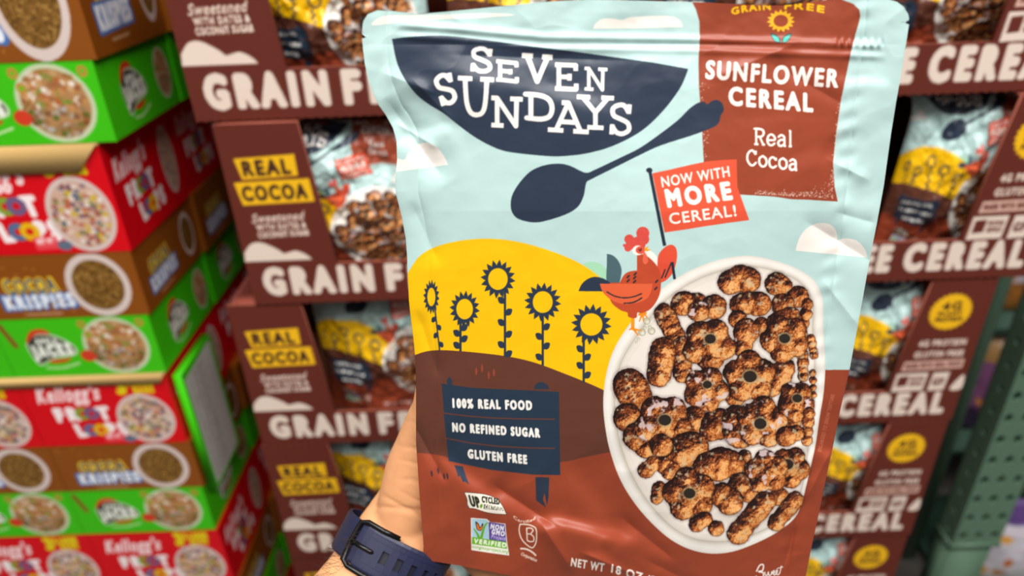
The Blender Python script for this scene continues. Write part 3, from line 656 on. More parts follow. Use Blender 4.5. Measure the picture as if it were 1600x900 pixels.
# ------------------------------------------------------------------ pallets
def pallet(x0, x1, y0, y1, h, label):
    t = empty('wooden_pallet', ((x0+x1)/2, (y0+y1)/2, 0)); t.location = (x0, y0, 0); w = x1-x0; d = y1-y0
    n = 7
    for k in range(n):
        q = Parts(); q.box((k*(w-.09)/(n-1), 0, h-.02), (k*(w-.09)/(n-1)+.09, d, h-.0005), (150, 116, 80)); q.build('deck_board', M_WOOD, t)
    for k in range(3):
        q = Parts(); q.box((0, k*(d-.04)/2, 0), (w, k*(d-.04)/2+.04, h-.0205), (150, 116, 80)); q.build('stringer', M_WOOD, t)
    tag(t, label, 'pallet')
pallet(TX-.03, TX+1.03, .78, 1.42, TOP-6*TH_, 'wooden pallet under the stack of brown display trays')
# ------------------------------------------------------------------ cartons on the left
RED = (214, 6, 22); GRN = (62, 190, 16); BRN = (136, 74, 18)
def mix_bowl(cv, cx, cy, r, kind, ry=None):
    ry = ry or r
    rg = random.Random(int(cx*7+cy)); cv.fill(circ(cx, cy, r*1.06, ry*1.06, 40), (214, 196, 190) if kind != 'green' else (196, 206, 170))
    base = {'red': (206, 170, 150), 'green': (176, 130, 84), 'brown': (120, 84, 34)}[kind]
    cv.fill(circ(cx, cy, r*(.93 if kind != 'brown' else .84), ry*(.93 if kind != 'brown' else .84), 40), base)
    pal = {'red': [(208, 176, 40), (120, 130, 60), (86, 96, 120), (190, 96, 60), (236, 226, 220), (150, 70, 60), (222, 196, 180), (110, 84, 110)],
           'green': [(198, 140, 84), (226, 210, 190), (120, 140, 50), (176, 100, 50), (236, 224, 214), (150, 96, 60), (200, 160, 110)],
           'brown': [(146, 104, 46), (96, 62, 20), (168, 128, 66), (112, 78, 30), (84, 54, 18)]}[kind]
    n = {'red': 150, 'green': 150, 'brown': 420}[kind]; s = {'red': .085, 'green': .09, 'brown': .045}[kind]; lim = {'red': .86, 'green': .9, 'brown': .8}[kind]
    for k in range(n):
        a = rg.uniform(0, 2*PI); q = math.sqrt(rg.random())*lim
        x = cx+math.cos(a)*q*r; y = cy+math.sin(a)*q*ry; c = rg.choice(pal)
        if kind == 'green' and y > cy+.15*ry: c = tuple(int(v*.75) for v in c)
        cv.fill(circ(x, y, r*s, r*s*.9, 10), c)
        if kind != 'brown' and rg.random() < .6: cv.fill(circ(x, y, r*s*.4, r*s*.35, 8), base)
def logo(cv, kind, x, y, w, h):
    if kind == 'red':
        X = lambda a, b: (x+a*w, y+b*h)
        text(cv, "Kellogg's", X(.0, .36), X(.80, .33), h*.24, (248, 214, 214), .13, up=(h*.05, -h*.24))
        for s, a, b, k in (('FR', .16, .44, 0), ('T', .72, .86, 0), ('L', .36, .46, 1), ('PS', .76, 1.0, 1)):
            text(cv, s, X(a, .68+.28*k), X(b, .67+.28*k), h*.2, (250, 236, 236), .3)
        for a, c in ((.51, (130, 160, 50)), (.63, (110, 90, 130))): cv.fill(circ(*X(a, .57), h*.105), c); cv.fill(circ(*X(a, .57), h*.04), RED)
        for a, c in ((.54, (80, 110, 150)), (.67, (232, 180, 20))): cv.fill(circ(*X(a, .86), h*.105), c); cv.fill(circ(*X(a, .86), h*.04), RED)
    elif kind == 'green':
        X = lambda a, b: (x+a*w, y+b*h)
        cv.fill(sm([X(.1, .3), X(.35, .08), X(.7, .15), X(.98, .45), X(.95, .7), X(.5, .8), X(.2, .98), X(.1, .7)], 4), (196, 214, 176))
        cv.fill(sm([X(.13, .33), X(.36, .13), X(.68, .2), X(.94, .47), X(.9, .66), X(.5, .75), X(.22, .92), X(.13, .68)], 4), (60, 60, 52))
        cv.fill(sm([X(.1, .34), X(.25, .02), X(.5, -.04), X(.62, .1), X(.35, .1)], 4), (206, 60, 30)); cv.fill(sm([X(.4, .84), X(.7, .80), X(.85, .78), X(.7, .9), X(.45, .92)], 4), (206, 60, 30))
        text(cv, 'APPLE', X(.28, .36), X(.68, .38), h*.14, (232, 236, 224), .2); text(cv, 'JACKS', X(.17, .72), X(.9, .66), h*.28, (232, 236, 224), .3)
        cv.fill(strk(sm([X(.3, 1.04), X(.6, 1.06), X(.95, .94)], 4, False), h*.05), (190, 226, 160))
    else:
        X = lambda a, b: (x+a*w, y+b*h)
        text(cv, 'COCOA', X(.1, .5), X(.82, .48), h*.36, (238, 196, 40), .4); text(cv, 'COCOA', X(.1, .5), X(.82, .48), h*.36, (60, 84, 110), .06)
        text(cv, 'KRISPIES', X(.0, .96), X(1.0, .92), h*.36, (66, 110, 176), .5); text(cv, 'KRISPIES', X(.02, .95), X(.98, .91), h*.34, (232, 236, 244), .2)
        cv.fill(strk([X(.25, 1.13), X(.75, 1.12)], h*.05), (190, 150, 110))
SPEC = {'red': (RED, 130), 'green': (GRN, 94), 'brown': (BRN, 94)}
def carton_front(kind, W, H):
    cv = Canvas(0, 0, W, H, 1.2, SPEC[kind][0])
    if kind == 'red':
        logo(cv, 'red', .09*W, .03*H, .52*W, .86*H); mix_bowl(cv, .775*W, .625*H, .185*W, 'red', .345*H)
        text(cv, '3', (.655*W, .24*H), (.70*W, .24*H), .19*H, (226, 206, 20), .3); text(cv, 'X-LARGE', (.72*W, .145*H), (.90*W, .14*H), .1*H, (226, 206, 20), .24); text(cv, 'BAGS', (.76*W, .25*H), (.89*W, .245*H), .09*H, (226, 206, 20), .24)
        cv.fill([(.44*W, .83*H), (.58*W, .82*H), (.58*W, .95*H), (.44*W, .96*H)], (232, 70, 80)); text(cv, 'NET WT', (.46*W, .9*H), (.56*W, .89*H), .05*H, (250, 230, 230), .1)
        cv.fill(circ(.615*W, .92*H, .045*W, .05*H), (96, 110, 130))
    elif kind == 'green':
        logo(cv, 'green', .13*W, .2*H, .34*W, .62*H); mix_bowl(cv, .735*W, .5*H, .20*W, 'green', .46*H)
        for a, b in ((.56, .12), (.58, .3), (.93, .12)): cv.fill(circ(a*W, b*H, .028*W, .07*H), (190, 134, 60)); cv.fill(circ(a*W, b*H, .011*W, .03*H), GRN)
        cv.fill(circ(.53*W, .66*H, .05*W, .1*H), (206, 60, 34)); cv.fill(strk([(.55*W, .56*H), (.6*W, .46*H)], 2), (120, 90, 20))
        cv.fill(strk([(.04*W, .1*H), (.09*W, .45*H)], .035*W), (130, 80, 30))
    else:
        logo(cv, 'brown', .12*W, .3*H, .44*W, .56*H); mix_bowl(cv, .74*W, .5*H, .185*W, 'brown', .47*H)
        rg = random.Random(2)
        for k in range(22): cv.fill(circ(rg.uniform(.03, .55)*W, rg.uniform(.06, .95)*H, 1.6, n=8), (170, 116, 44))
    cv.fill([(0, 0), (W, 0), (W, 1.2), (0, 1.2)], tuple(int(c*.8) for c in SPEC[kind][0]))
    return cv
def carton_side(kind, D, H):
    cv = Canvas(0, 0, D, H, 1.0, SPEC[kind][0])
    if kind == 'red': logo(cv, 'red', .08*D, .08*H, .55*D, .8*H)
    elif kind == 'green': logo(cv, 'green', .2*D, .18*H, .36*D, .66*H)
    else: logo(cv, 'brown', .14*D, .26*H, .42*D, .56*H)
    mix_bowl(cv, .84*D, .5*H, .11*D, kind, .34*H)
    return cv
def carton(kind, W, H, D, name='cereal_carton'):
    fc = carton_front(kind, W, H); sc = carton_side(kind, D, H); c = SPEC[kind][0]; p = Parts(); w, h, d = W/1000, H/1000, D/1000
    def face(A, B, Cc, cv, cw, chh, flip=False):
        nu = int(cw/1.2); nv = int(chh/1.2); u = np.linspace(0, 1, nu)[None, :, None]; v = np.linspace(0, 1, nv)[:, None, None]
        P = np.asarray(A)+u*(np.asarray(B)-np.asarray(A))+v*(np.asarray(Cc)-np.asarray(A))
        p.grid(P, cv.sample(u[..., 0]*cw+0*v[..., 0], v[..., 0]*chh+0*u[..., 0]), flip)
    face((-w, 0, h), (0, 0, h), (-w, 0, 0), fc, W, H, True); face((0, 0, h), (0, d, h), (0, 0, 0), sc, D, H, True)
    p.add([(-w, 0, 0), (0, 0, 0), (0, d, 0), (-w, d, 0), (-w, 0, h), (0, 0, h), (0, d, h), (-w, d, h)], [(3, 2, 1, 0), (4, 5, 6, 7), (2, 3, 7, 6), (3, 0, 4, 7)], c)
    return p.build(name, M_CARTON)
LY = .82
# rows from the top: kind, pixel of the front right lower corner
rows = [('brown', 152, 93), ('green', 183, 221), ('red', 206, 392), ('brown', 235, 491), ('green', 260, 581), ('red', 292, 690), ('brown', 319, 760), ('green', 337, 827), ('red', None, None), ('brown', None, None), ('green', None, None), ('red', None, None)]
words = {'brown': 'brown', 'green': 'green', 'red': 'red'}
cart = {}
z = None; bx = None; CW = 212; CD = 188
names_r = ['topmost brown cereal carton', 'green cereal carton under the topmost brown one', 'red cereal carton under the upper cardboard flap', 'brown cereal carton beneath the upper red carton',
           'green cereal carton just above the lower cardboard flap', 'red cereal carton beneath the lower cardboard flap', 'brown cereal carton above the low green carton', 'low green cereal carton above the bottom red carton', 'red cereal carton at the bottom edge of the photo']
zs = []
for i, (kd, px, py) in enumerate(rows):
    if px is not None:
        P = at(px, py, LY); zb = P.z; xr_ = P.x
    else:
        zb = zs[-1]-(.130 if kd == 'red' else .094)-.0005; xr_ = xr_+.004
    zs.append(zb)
def protoc(kind, H):
    k = (kind, round(H, 3))
    if k in cart: return cart[k].copy()
    o = carton(kind, CW, H*1000, CD); cart[k] = o; return o
prev_top = zs[0]+.094
xr_ = None; col_x = []
for i, (kd, px, py) in enumerate(rows):
    top = (zs[i-1] if i else zs[0]+.128); zb = zs[i]; H = top-zb-.0006
    X = at(px, py, LY).x if px is not None else X+.003
    if zb < .15: zb = None
    if zb is None: break
    fl = .004 if i in (2, 5) else 0.0
    for c in range(4):
        if i == 0 and c == 2: continue
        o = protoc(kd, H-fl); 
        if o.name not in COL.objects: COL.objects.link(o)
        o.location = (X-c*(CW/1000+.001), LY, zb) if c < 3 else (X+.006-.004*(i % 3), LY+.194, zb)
        base = names_r[i] if i < len(names_r) else {9: 'brown cereal carton under the lowest visible red one', 10: 'green cereal carton two layers above the left pallet', 11: 'red cereal carton resting on the left pallet'}[i]
        lab = [base+', right-hand column', base+', middle column', base+', left-hand column', base+', rear row'][c]
        tag(o, lab, 'carton', '%s cereal cartons stacked on the left pallet' % kd)
    last = zb; lastX = X
    if fl:
        f = empty('cardboard_sheet', (X, LY, top-.0005))
        q = Parts(); q.box((-.64, .0, -.0036), (0, .37, -.0006), (214, 176, 112)); q.build('sheet', M_RAW, f)
        fh = .03 if i == 2 else .012
        q = Parts(); q.prism([(-.64, -.0036-fh), (-.030 if i == 2 else -.008, -.0036-fh), (0, -.0006), (-.64, -.0006)], -.004, -.001, (214, 176, 112)); q.build('hanging_flap', M_RAW, f)
        tag(f, 'tan cardboard layer sheet hanging over the %s red carton' % ('upper' if i == 2 else 'lower'), 'cardboard sheet')
# upended carton whose side panel shows beside the low cartons
def side_panel_carton():
    cv = Canvas(0, 0, 150, 260, 1.0, GRN)
    cv.fill([(9, 16), (140, 8), (140, 253), (9, 253)], (206, 206, 200))
    for k in range(3): cv.fill(strk([(14+26*k+26, 12), (14+26*k+26, 250)], 1.2), (120, 120, 116))
    rg = random.Random(5)
    for k in range(46):
        y = 20+k*5; cv.fill(strk([(18, y), (18+rg.uniform(10, 20), y)], 1.6), (110, 110, 108)); cv.fill(strk([(44, y), (44+rg.uniform(10, 20), y)], 1.6), (110, 110, 108)); cv.fill(strk([(70, y), (70+rg.uniform(8, 18), y)], 1.6), (110, 110, 108))
    return cv
a0 = at(259, 590, LY); a1 = at(322, 768, LY)
cvs = side_panel_carton(); hh = a0.z-a1.z; p = Parts()
nu, nv = 120, 200; u = np.linspace(0, 1, nu)[None, :, None]; v = np.linspace(0, 1, nv)[:, None, None]
p.grid(np.array((0, 0, hh))+u*np.array((0, .11, 0))+v*np.array((0, 0, -hh)), cvs.sample(u[..., 0]*150+0*v[..., 0], v[..., 0]*260+0*u[..., 0]), True)
p.add([(-.012, 0, 0), (0, 0, 0), (0, .11, 0), (-.012, .11, 0), (-.012, 0, hh), (0, 0, hh), (0, .11, hh), (-.012, .11, hh)], [(3, 2, 1, 0), (4, 5, 6, 7), (0, 1, 5, 4), (2, 3, 7, 6), (3, 0, 4, 7)], GRN)
o = p.build('folded_carton', M_CARTON); o.location = (max(a0.x, a1.x)+.016, LY+.004, a1.z)
tag(o, 'flattened green carton with grey nutrition panel slotted against the side of the carton stack', 'carton')
pallet(lastX-.66, lastX+.03, LY-.02, LY+.42, last-.0006, 'wooden pallet under the red, green and brown cartons')

# ------------------------------------------------------------------ green rack upright and what stands behind it
def perforated(nu, nv, cw, chh, hr, thick):
    V = []; Fq = []
    for j in range(nv):
        for i in range(nu):
            cx = (i+.5)*cw; cy = (j+.5)*chh; b = len(V)
            sq = [(.5, 0), (.5, .5), (0, .5), (-.5, .5), (-.5, 0), (-.5, -.5), (0, -.5), (.5, -.5)]
            for k in range(8): V.append((cx+sq[k][0]*cw, 0, cy+sq[k][1]*chh))
            for k in range(8): V.append((cx+hr*math.cos(k*PI/4), 0, cy+hr*1.25*math.sin(k*PI/4)))
            for k in range(8): V.append((cx+hr*.9*math.cos(k*PI/4), thick, cy+hr*1.15*math.sin(k*PI/4)))
            for k in range(8):
                l = (k+1) % 8; Fq += [(b+k, b+l, b+8+l, b+8+k), (b+8+k, b+8+l, b+16+l, b+16+k)]
    return np.array(V), Fq
pb = at(1487, 852, 1.02)
up_ = empty('rack_upright', (pb.x, 1.02, 0))
V, Fq = perforated(3, 30, .033, .052, .0085, .004)
V[:, 2] += pb.z+(np.floor(V[:, 0]/.0331)%2)*0; new_mesh('front_plate', V, Fq, M_GREEN, parent=up_)
V, Fq = perforated(1, 30, .05, .052, .0065, .004); V2 = np.stack([V[:, 1], V[:, 0], V[:, 2]+pb.z], 1); new_mesh('side_plate', V2, [f[::-1] for f in Fq], M_GREEN, parent=up_)
q = Parts(); q.box((0, .05, 0), (.099, .054, pb.z+1.56), (0, 0, 0)); q.box((.095, .004, pb.z), (.099, .05, pb.z+1.56), (0, 0, 0)); q.build('dark_backing', M_GREEN2, up_)  # closing plates in darker green, added so the holes read as shaded
q = Parts(); q.box((-.004, -.004, pb.z-.006), (.101, .004, pb.z+.003), (120, 150, 130)); q.box((-.004, .004, pb.z-.006), (.003, .055, pb.z+.003), (120, 150, 130)); q.build('collar_lip', M_GREEN, up_)
q = Parts(); q.box((.004, .006, .0), (.092, .010, pb.z+.002), (0, 0, 0)); q.box((.004, .010, 0), (.008, .05, pb.z+.002), (0, 0, 0)); q.build('inner_post', M_GREEN, up_)
q = Parts(); q.box((-.02, -.02, 0), (.12, .08, .008), (0, 0, 0)); q.build('foot_plate', M_GREEN2, up_)
tag(up_, 'green perforated steel rack upright at the right edge of the photo', 'rack upright')
b1 = at(1462, 740, 1.25)
bm = Parts(); bm.box((0, 0, 0), (.032, .045, 1.98), (0, 0, 0)); o = bm.build('rack_post', M_GREEN); o.location = (b1.x-.01, 1.25, 0)
tag(o, 'plain green steel post seen between the trays and the perforated upright', 'rack post')

def bag(w, h, t, seed, base, blobs, name='snack_bag'):
    m, n = 60, 50; S, T = np.meshgrid(np.linspace(0, 1, n), np.linspace(0, 1, m))
    thk = t/2*(np.sin(PI*S)*np.sin(PI*T))**.55
    wr = (fbm(S*6+seed, T*7, seed, 3)-.5)*.02
    X = (S-.5)*w*(1-.06*np.sin(PI*T)); Zz = T*h
    cv = Canvas(0, 0, 100, 140, 1.0, base[0]); rg = random.Random(seed)
    cv.fill([(0, 95), (100, 85), (100, 140), (0, 140)], base[1]); cv.fill([(0, 0), (100, 0), (100, 22), (0, 30)], base[2])
    for k in range(blobs): cv.fill(circ(rg.uniform(10, 90), rg.uniform(40, 120), rg.uniform(4, 9), rg.uniform(3, 7), 10, rg.uniform(0, 3)), rg.choice([(206, 130, 40), (226, 160, 60), (190, 100, 34)]))
    c = cv.sample(S*100, (1-T)*140)
    p = Parts(); p.grid(np.stack([X, -thk+wr*.5, Zz], -1), c); p.grid(np.stack([X, thk+wr*.5+.0005, Zz], -1), c, True)
    return p.build(name, M_FILM_BACK, smooth=True)
# shelves behind the upright with snack bags
rackz = [(.03, 1.16), (.34, 1.36), (.66, 1.40)]
for k, (zz, yy) in enumerate(rackz):
    s_ = Parts(); s_.box((0, 0, -.02), (.95, .35, 0), (0, 0, 0)); o = s_.build('rack_shelf', M_GREEN2); o.location = (1.04, yy-.07, zz)
    tag(o, ['lowest', 'middle', 'upper'][k]+' green rack shelf behind the perforated upright, carrying snack bags', 'shelf')
schemes = [((150, 140, 150), (120, 90, 110), (70, 50, 90)), ((206, 200, 210), (214, 208, 214), (88, 60, 120)), ((120, 70, 110), (60, 40, 70), (150, 110, 60)), ((190, 180, 190), (176, 110, 40), (100, 60, 120))]
n = 0
for r, (zz, yy) in enumerate(rackz):
    for k in range(4):
        o = bag(.2, .27, .09, 11+n, schemes[(n+1+r) % 4], 12); o.location = (1.15+k*.215, yy+.03*(k % 2), zz); o.rotation_euler = (0, 0, math.radians([-8, 5, -3, 9][k]))
        tag(o, '%s snack bag, %s on the %s shelf behind the green upright' % (['white and violet', 'plum coloured', 'pale and amber', 'grey and purple'][(n+r) % 4], ['leftmost', 'second from left', 'third from left', 'rightmost'][k], ['lowest', 'middle', 'upper'][r]), 'snack bag', 'snack bags behind the green upright')
        n += 1
# ------------------------------------------------------------------ the held pouch
def bumpline(x, y, a, b, w, h, fade=.25):   # a crease or ridge: height h, half width w, along a-b
    a = np.array(a, float); b = np.array(b, float); d = b-a; L = np.hypot(*d); d /= L
    t = ((x-a[0])*d[0]+(y-a[1])*d[1])/L; n = -(x-a[0])*d[1]+(y-a[1])*d[0]
    e = np.clip(t/fade, 0, 1)*np.clip((1-t)/fade, 0, 1); e = e*e*(3-2*e)
    return h*e*np.exp(-np.abs(n/w)**1.35)
def step(x, y, a, b, w, h, fade=.25):       # a fold: one side lifts
    a = np.array(a, float); b = np.array(b, float); d = b-a; L = np.hypot(*d); d /= L
    t = ((x-a[0])*d[0]+(y-a[1])*d[1])/L; n = -(x-a[0])*d[1]+(y-a[1])*d[0]
    e = np.clip(t/fade, 0, 1)*np.clip((1-t)/fade, 0, 1); e = e*e*(3-2*e)
    return h*e*np.tanh(n/w)*np.exp(-(n/(w*7))**2)
def pouch_height(x, y):
    s = (x-xl(y))/(xr(y)-xl(y)); mm = .001
    D = 12*mm*np.sin(PI*np.clip(s, 0, 1))**.7*np.clip((y-70)/260, 0, 1)**.7*np.clip((960-y)/160, 0, 1)**.6
    D += 1.2*mm*np.sin(s*9+y*.004)*np.clip((y-20)/60, 0, 1)*.5
    # zipper ridges, sloping slightly, stopping at the side seals
    zy = np.interp(x, [600, 700, 850, 1100, 1400], [38, 44, 58, 62, 72])
    zf = np.clip((x-610)/30, 0, 1)*np.clip((1385-x)/20, 0, 1)
    D += zf*(1.1*mm*np.exp(-((y-zy)/6.5)**2)+.8*mm*np.exp(-((y-zy-17)/6)**2))
    D += .5*mm*np.clip((x-1300)/10, 0, 1)*np.clip((1385-x)/8, 0, 1)*np.sin(x*.55)*np.exp(-((y-zy+3)/6)**2)
    # side seals: flat strips with an inner crease
    ir = xr(y)-70+(y*.045); il = xl(y)+38-(y*.01)
    D -= 1.1*mm*np.exp(-np.abs((x-ir)/5)); D -= .8*mm*np.exp(-np.abs((x-il)/5))
    D += .35*mm*np.sin(y*.21+x*.05)*np.exp(-((x-(ir-8))/16)**2)*(fbm(y*.02, x*.01, 3, 2)*1.6)
    L = lambda *a: bumpline(x, y, *a); T = lambda *a: step(x, y, *a)
    D += T((655, 90), (1010, 180), 16, 1.5*mm) + L((640, 120), (720, 200), 10, 1.3*mm) + L((690, 85), (1000, 95), 12, -1.2*mm) + L((600, 150), (700, 290), 22, -3.6*mm) + L((590, 110), (690, 150), 16, 2.0*mm)
    D += T((610, 230), (720, 190), 10, 1.5*mm) + L((615, 190), (690, 235), 7, 1.2*mm) + L((640, 310), (690, 420), 14, -1.4*mm) + L((650, 480), (690, 600), 10, -1.6*mm)
    D += L((1100, 130), (1260, 60), 15, 1.6*mm) + L((1190, 90), (1330, 170), 12, -1.0*mm) + L((1285, 245), (1365, 285), 12, 1.6*mm) + L((1300, 330), (1372, 350), 11, -1.3*mm)
    D += T((1275, 220), (1345, 350), 14, 1.5*mm) + L((1250, 340), (1380, 420), 14, -1.8*mm) + L((1280, 430), (1350, 520), 10, 1.2*mm) + T((1290, 120), (1400, 130), 8, .8*mm)
    D += T((1290, 620), (1260, 760), 7, 1.4*mm) + L((1255, 790), (1300, 700), 6, 1.6*mm) + L((1220, 900), (1262, 760), 6, -2.2*mm) + T((1262, 700), (1310, 712), 7, 1.2*mm)
    # lower creases gathered by the grip
    lo = 1.5*mm
    D += L((640, 650), (700, 760), 9, -2.2*lo) + T((665, 700), (800, 800), 11, 2.4*lo) + L((760, 750), (880, 830), 12, -2.6*lo)
    D += T((820, 800), (1010, 850), 10, 3.2*lo) + L((840, 810), (900, 900), 13, 2.6*lo) + T((930, 850), (990, 930), 8, 2.2*mm) + L((960, 800), (1060, 880), 10, -2.2*mm) + T((880, 720), (1000, 900), 16, 2.0*lo)
    D += L((900, 860), (1010, 905), 6, 2.0*mm) + T((700, 790), (760, 880), 12, 1.2*mm) + L((1000, 870), (1120, 930), 9, -1.6*mm)
    amp = .15+.5*np.clip((260-y)/200, 0, 1)+.9*np.clip((y-640)/200, 0, 1)
    D += (fbm(x*.006+y*.003, y*.008, 5, 3)-.5)*5.5*mm*amp
    D += (fbm(x*.014+y*.007, y*.02-x*.006, 9, 3)-.5)*1.5*mm*amp
    D += (np.abs(fbm(x*.012-y*.004, y*.013+x*.006, 21, 2)-.5))*-3.2*mm*amp
    D += (fbm(x*.05, y*.05, 31, 2)-.5)*.18*mm
    return D
def pz(y): return 1/(2.94-.000953*y)        # view depth of the pouch's mean plane: the foot is further away
n, m = 960, 1040
S, T = np.meshgrid(np.linspace(0, 1, n), np.linspace(0, 1, m))
# rows run from the top edge to the bottom edge
def xy_of(S, T):
    y = T*925.0
    for _ in range(6):
        x = xl(y)+S*(xr(y)-xl(y)); yt = np.interp(x, TOPE[:, 0], TOPE[:, 1]); yb = np.interp(x, BOTE[:, 0], BOTE[:, 1]); y = yt+T*(yb-yt)
    x = xl(y)+S*(xr(y)-xl(y))
    # tear notches
    for ny, nx, sg in ((57, 0, 1), (35, 1, -1)):
        k = np.clip(1-np.abs(y-ny)/3.2, 0, 1)*np.clip(1-np.abs(S-nx)*40, 0, 1)
        x = x+sg*9*k
    return x, y
X, Y = xy_of(S, T)
D = pouch_height(X, Y)
def ray(X, Y, Zd):
    fw = np.array(FW); r = np.array(RT); u = np.array(UP); c = np.array(C0)
    return c+(fw+((X-800)/F)[..., None]*r+((450-Y)/F)[..., None]*u)*Zd[..., None]
Pf = ray(X, Y, pz(Y)-D)
ctr = Vector(atz(960, 900, float(pz(900.))+.03))
held = empty('held_cereal_pouch', ctr)
inv = Matrix.Translation(-ctr)
def loc(P): return P-np.array(ctr)
p = Parts(); p.grid(loc(Pf), HERO.sample(X, Y), True); fp = p.build('front_panel', M_FILM, held, smooth=True)
Sb, Tb = S[::6, ::6], T[::6, ::6]; Sb = np.concatenate([Sb, S[::6, -1:]], 1); Tb = np.concatenate([Tb, T[::6, -1:]], 1)
Xb, Yb = xy_of(Sb, Tb)
thk = .0012+.052*np.sin(PI*np.clip(Sb, 0, 1))**.75*np.clip((Yb-90)/500, 0, 1)**.9
Pb = ray(Xb, Yb, pz(Yb)-pouch_height(Xb, Yb)*(1-np.clip(thk*40, 0, 1))+thk)
p = Parts(); cb = np.where((Yb < 578)[..., None], np.array(TEAL, float), np.array(RUST, float)); p.grid(loc(Pb), cb); p.build('back_panel', M_FILM, held, smooth=True)
xb0, yb0 = xy_of(Sb[-1:], np.ones_like(Sb[-1:])); f0 = ray(xb0, yb0, pz(yb0)-pouch_height(xb0, yb0)); b0_ = Pb[-1:]
md = (f0+b0_)/2+np.array((0, 0, .012)); p = Parts(); p.grid(loc(np.concatenate([f0, md, b0_], 0)), np.array(RUST, float), True); p.build('bottom_gusset', M_FILM, held, smooth=True)
tag(held, 'large pale blue stand-up cereal pouch with navy bowl logo, held up close in the hand', 'pouch')

# ------------------------------------------------------------------ hand and forearm
def tube_part(V, Fq, pts, rads, flat=None, nseg=20):   # tapered round form through view-space points (px, py, depth)
    P = [atz(a, b, c) for a, b, c in pts]; rings = []
    # resample smoothly
    PP = np.array([list(q) for q in P]); R = np.array([[r if isinstance(r, (int, float)) else r[0], r if isinstance(r, (int, float)) else r[1]] for r in rads])
    t = np.linspace(0, len(P)-1, (len(P)-1)*8+1)
    def cr(A):
        out = []
        for q in t:
            i = min(int(q), len(A)-2); f = q-i; a, b, c, d = A[max(i-1, 0)], A[i], A[i+1], A[min(i+2, len(A)-1)]
            out.append(.5*((2*b)+(c-a)*f+(2*a-5*b+4*c-d)*f*f+(3*b-a-3*c+d)*f**3))
        return np.array(out)
    Q = cr(PP); RR = cr(R); nrm = np.array(FW)
    base0 = len(V)
    tang = np.gradient(Q, axis=0)
    # rounded ends
    ends = []
    for e, sgn in ((0, -1), (-1, 1)):
        tg = tang[e]/np.linalg.norm(tang[e]); ends.append((Q[e], tg*sgn, RR[e]))
    seq = []
    for f in (90, 65, 40, 20):
        q, d, r = ends[0]; rr = math.cos(math.radians(f)); seq.append((q+d*min(r)*math.sin(math.radians(f)), tang[0], r*max(rr, .02)))
    for k in range(len(Q)): seq.append((Q[k], tang[k], RR[k]))
    for f in (20, 40, 65, 90):
        q, d, r = ends[1]; rr = math.cos(math.radians(f)); seq.append((q+d*min(r)*math.sin(math.radians(f)), tang[-1], r*max(rr, .02)))
    for q, tg, r in seq:
        tg = tg/np.linalg.norm(tg); w = np.cross(tg, nrm); w /= np.linalg.norm(w); d = np.cross(w, tg)
        for s in range(nseg):
            a = 2*PI*s/nseg; V.append(q+w*math.cos(a)*r[0]+d*math.sin(a)*r[1])
    L = len(seq)
    for i in range(L-1):
        for s in range(nseg):
            a = base0+i*nseg+s; b = base0+i*nseg+(s+1) % nseg; Fq.append((a, b, b+nseg, a+nseg))
    Fq.append(tuple(base0+s for s in range(nseg))[::-1]); Fq.append(tuple(base0+(L-1)*nseg+s for s in range(nseg)))
V = []; Fq = []
WA = (627, 846, .462)
# forearm and wrist
tube_part(V, Fq, [(455, 1120, .452), (520, 1015, .468), (577, 925, .485), (618, 858, .498), (664, 790, .503)], [(.045, .036), (.042, .032), (.0365, .0265), (.0340, .0245), (.033, .021)], nseg=28)
# palm, heel of the thumb, heel of the little finger side
tube_part(V, Fq, [(655, 800, .502), (700, 740, .493), (742, 680, .487), (775, 630, .479)], [(.033, .020), (.040, .018), (.041, .0155), (.039, .0125)], nseg=28)
tube_part(V, Fq, [(632, 812, .494), (654, 742, .482), (667, 690, .470), (675, 650, .460)], [(.021, .018), (.0238, .0185), (.0200, .0155), (.0160, .0135)])
tube_part(V, Fq, [(748, 850, .512), (790, 868, .514), (815, 800, .508), (812, 730, .498)], [(.020, .017), (.024, .018), (.021, .016), (.018, .013)])
# thumb lying up behind the pouch edge
tube_part(V, Fq, [(673, 668, .462), (678, 610, .450), (684, 555, .441), (690, 505, .434)], [(.0150, .0138), (.0120, .0112), (.0108, .0102), (.0092, .0084)])
# four fingers fanned behind the pouch, each bent at the knuckles
for pts in ([(735, 640, .472), (765, 560, .458), (785, 500, .447), (800, 455, .438)], [(765, 650, .478), (815, 565, .467), (850, 500, .459), (872, 450, .446)],
            [(795, 670, .484), (860, 600, .478), (905, 545, .471), (935, 500, .460)], [(815, 705, .489), (880, 655, .489), (922, 615, .484), (952, 585, .479)]):
    k = .92 if pts[0][0] > 810 else 1.0
    tube_part(V, Fq, [(a, b, c) for a, b, c in pts], [.0102*k, .0092*k, .0086*k, .0074*k], nseg=16)
ao = new_mesh('tmp', np.array([list(v) for v in V]), Fq)
md_ = ao.modifiers.new('r', 'REMESH'); md_.mode = 'VOXEL'; md_.voxel_size = .0016
s_ = ao.modifiers.new('s', 'SMOOTH'); s_.factor = .5; s_.iterations = 14
ev = ao.evaluated_get(bpy.context.evaluated_depsgraph_get()); me = bpy.data.meshes.new_from_object(ev)
bpy.data.objects.remove(ao)
me.polygons.foreach_set('use_smooth', np.ones(len(me.polygons), bool))
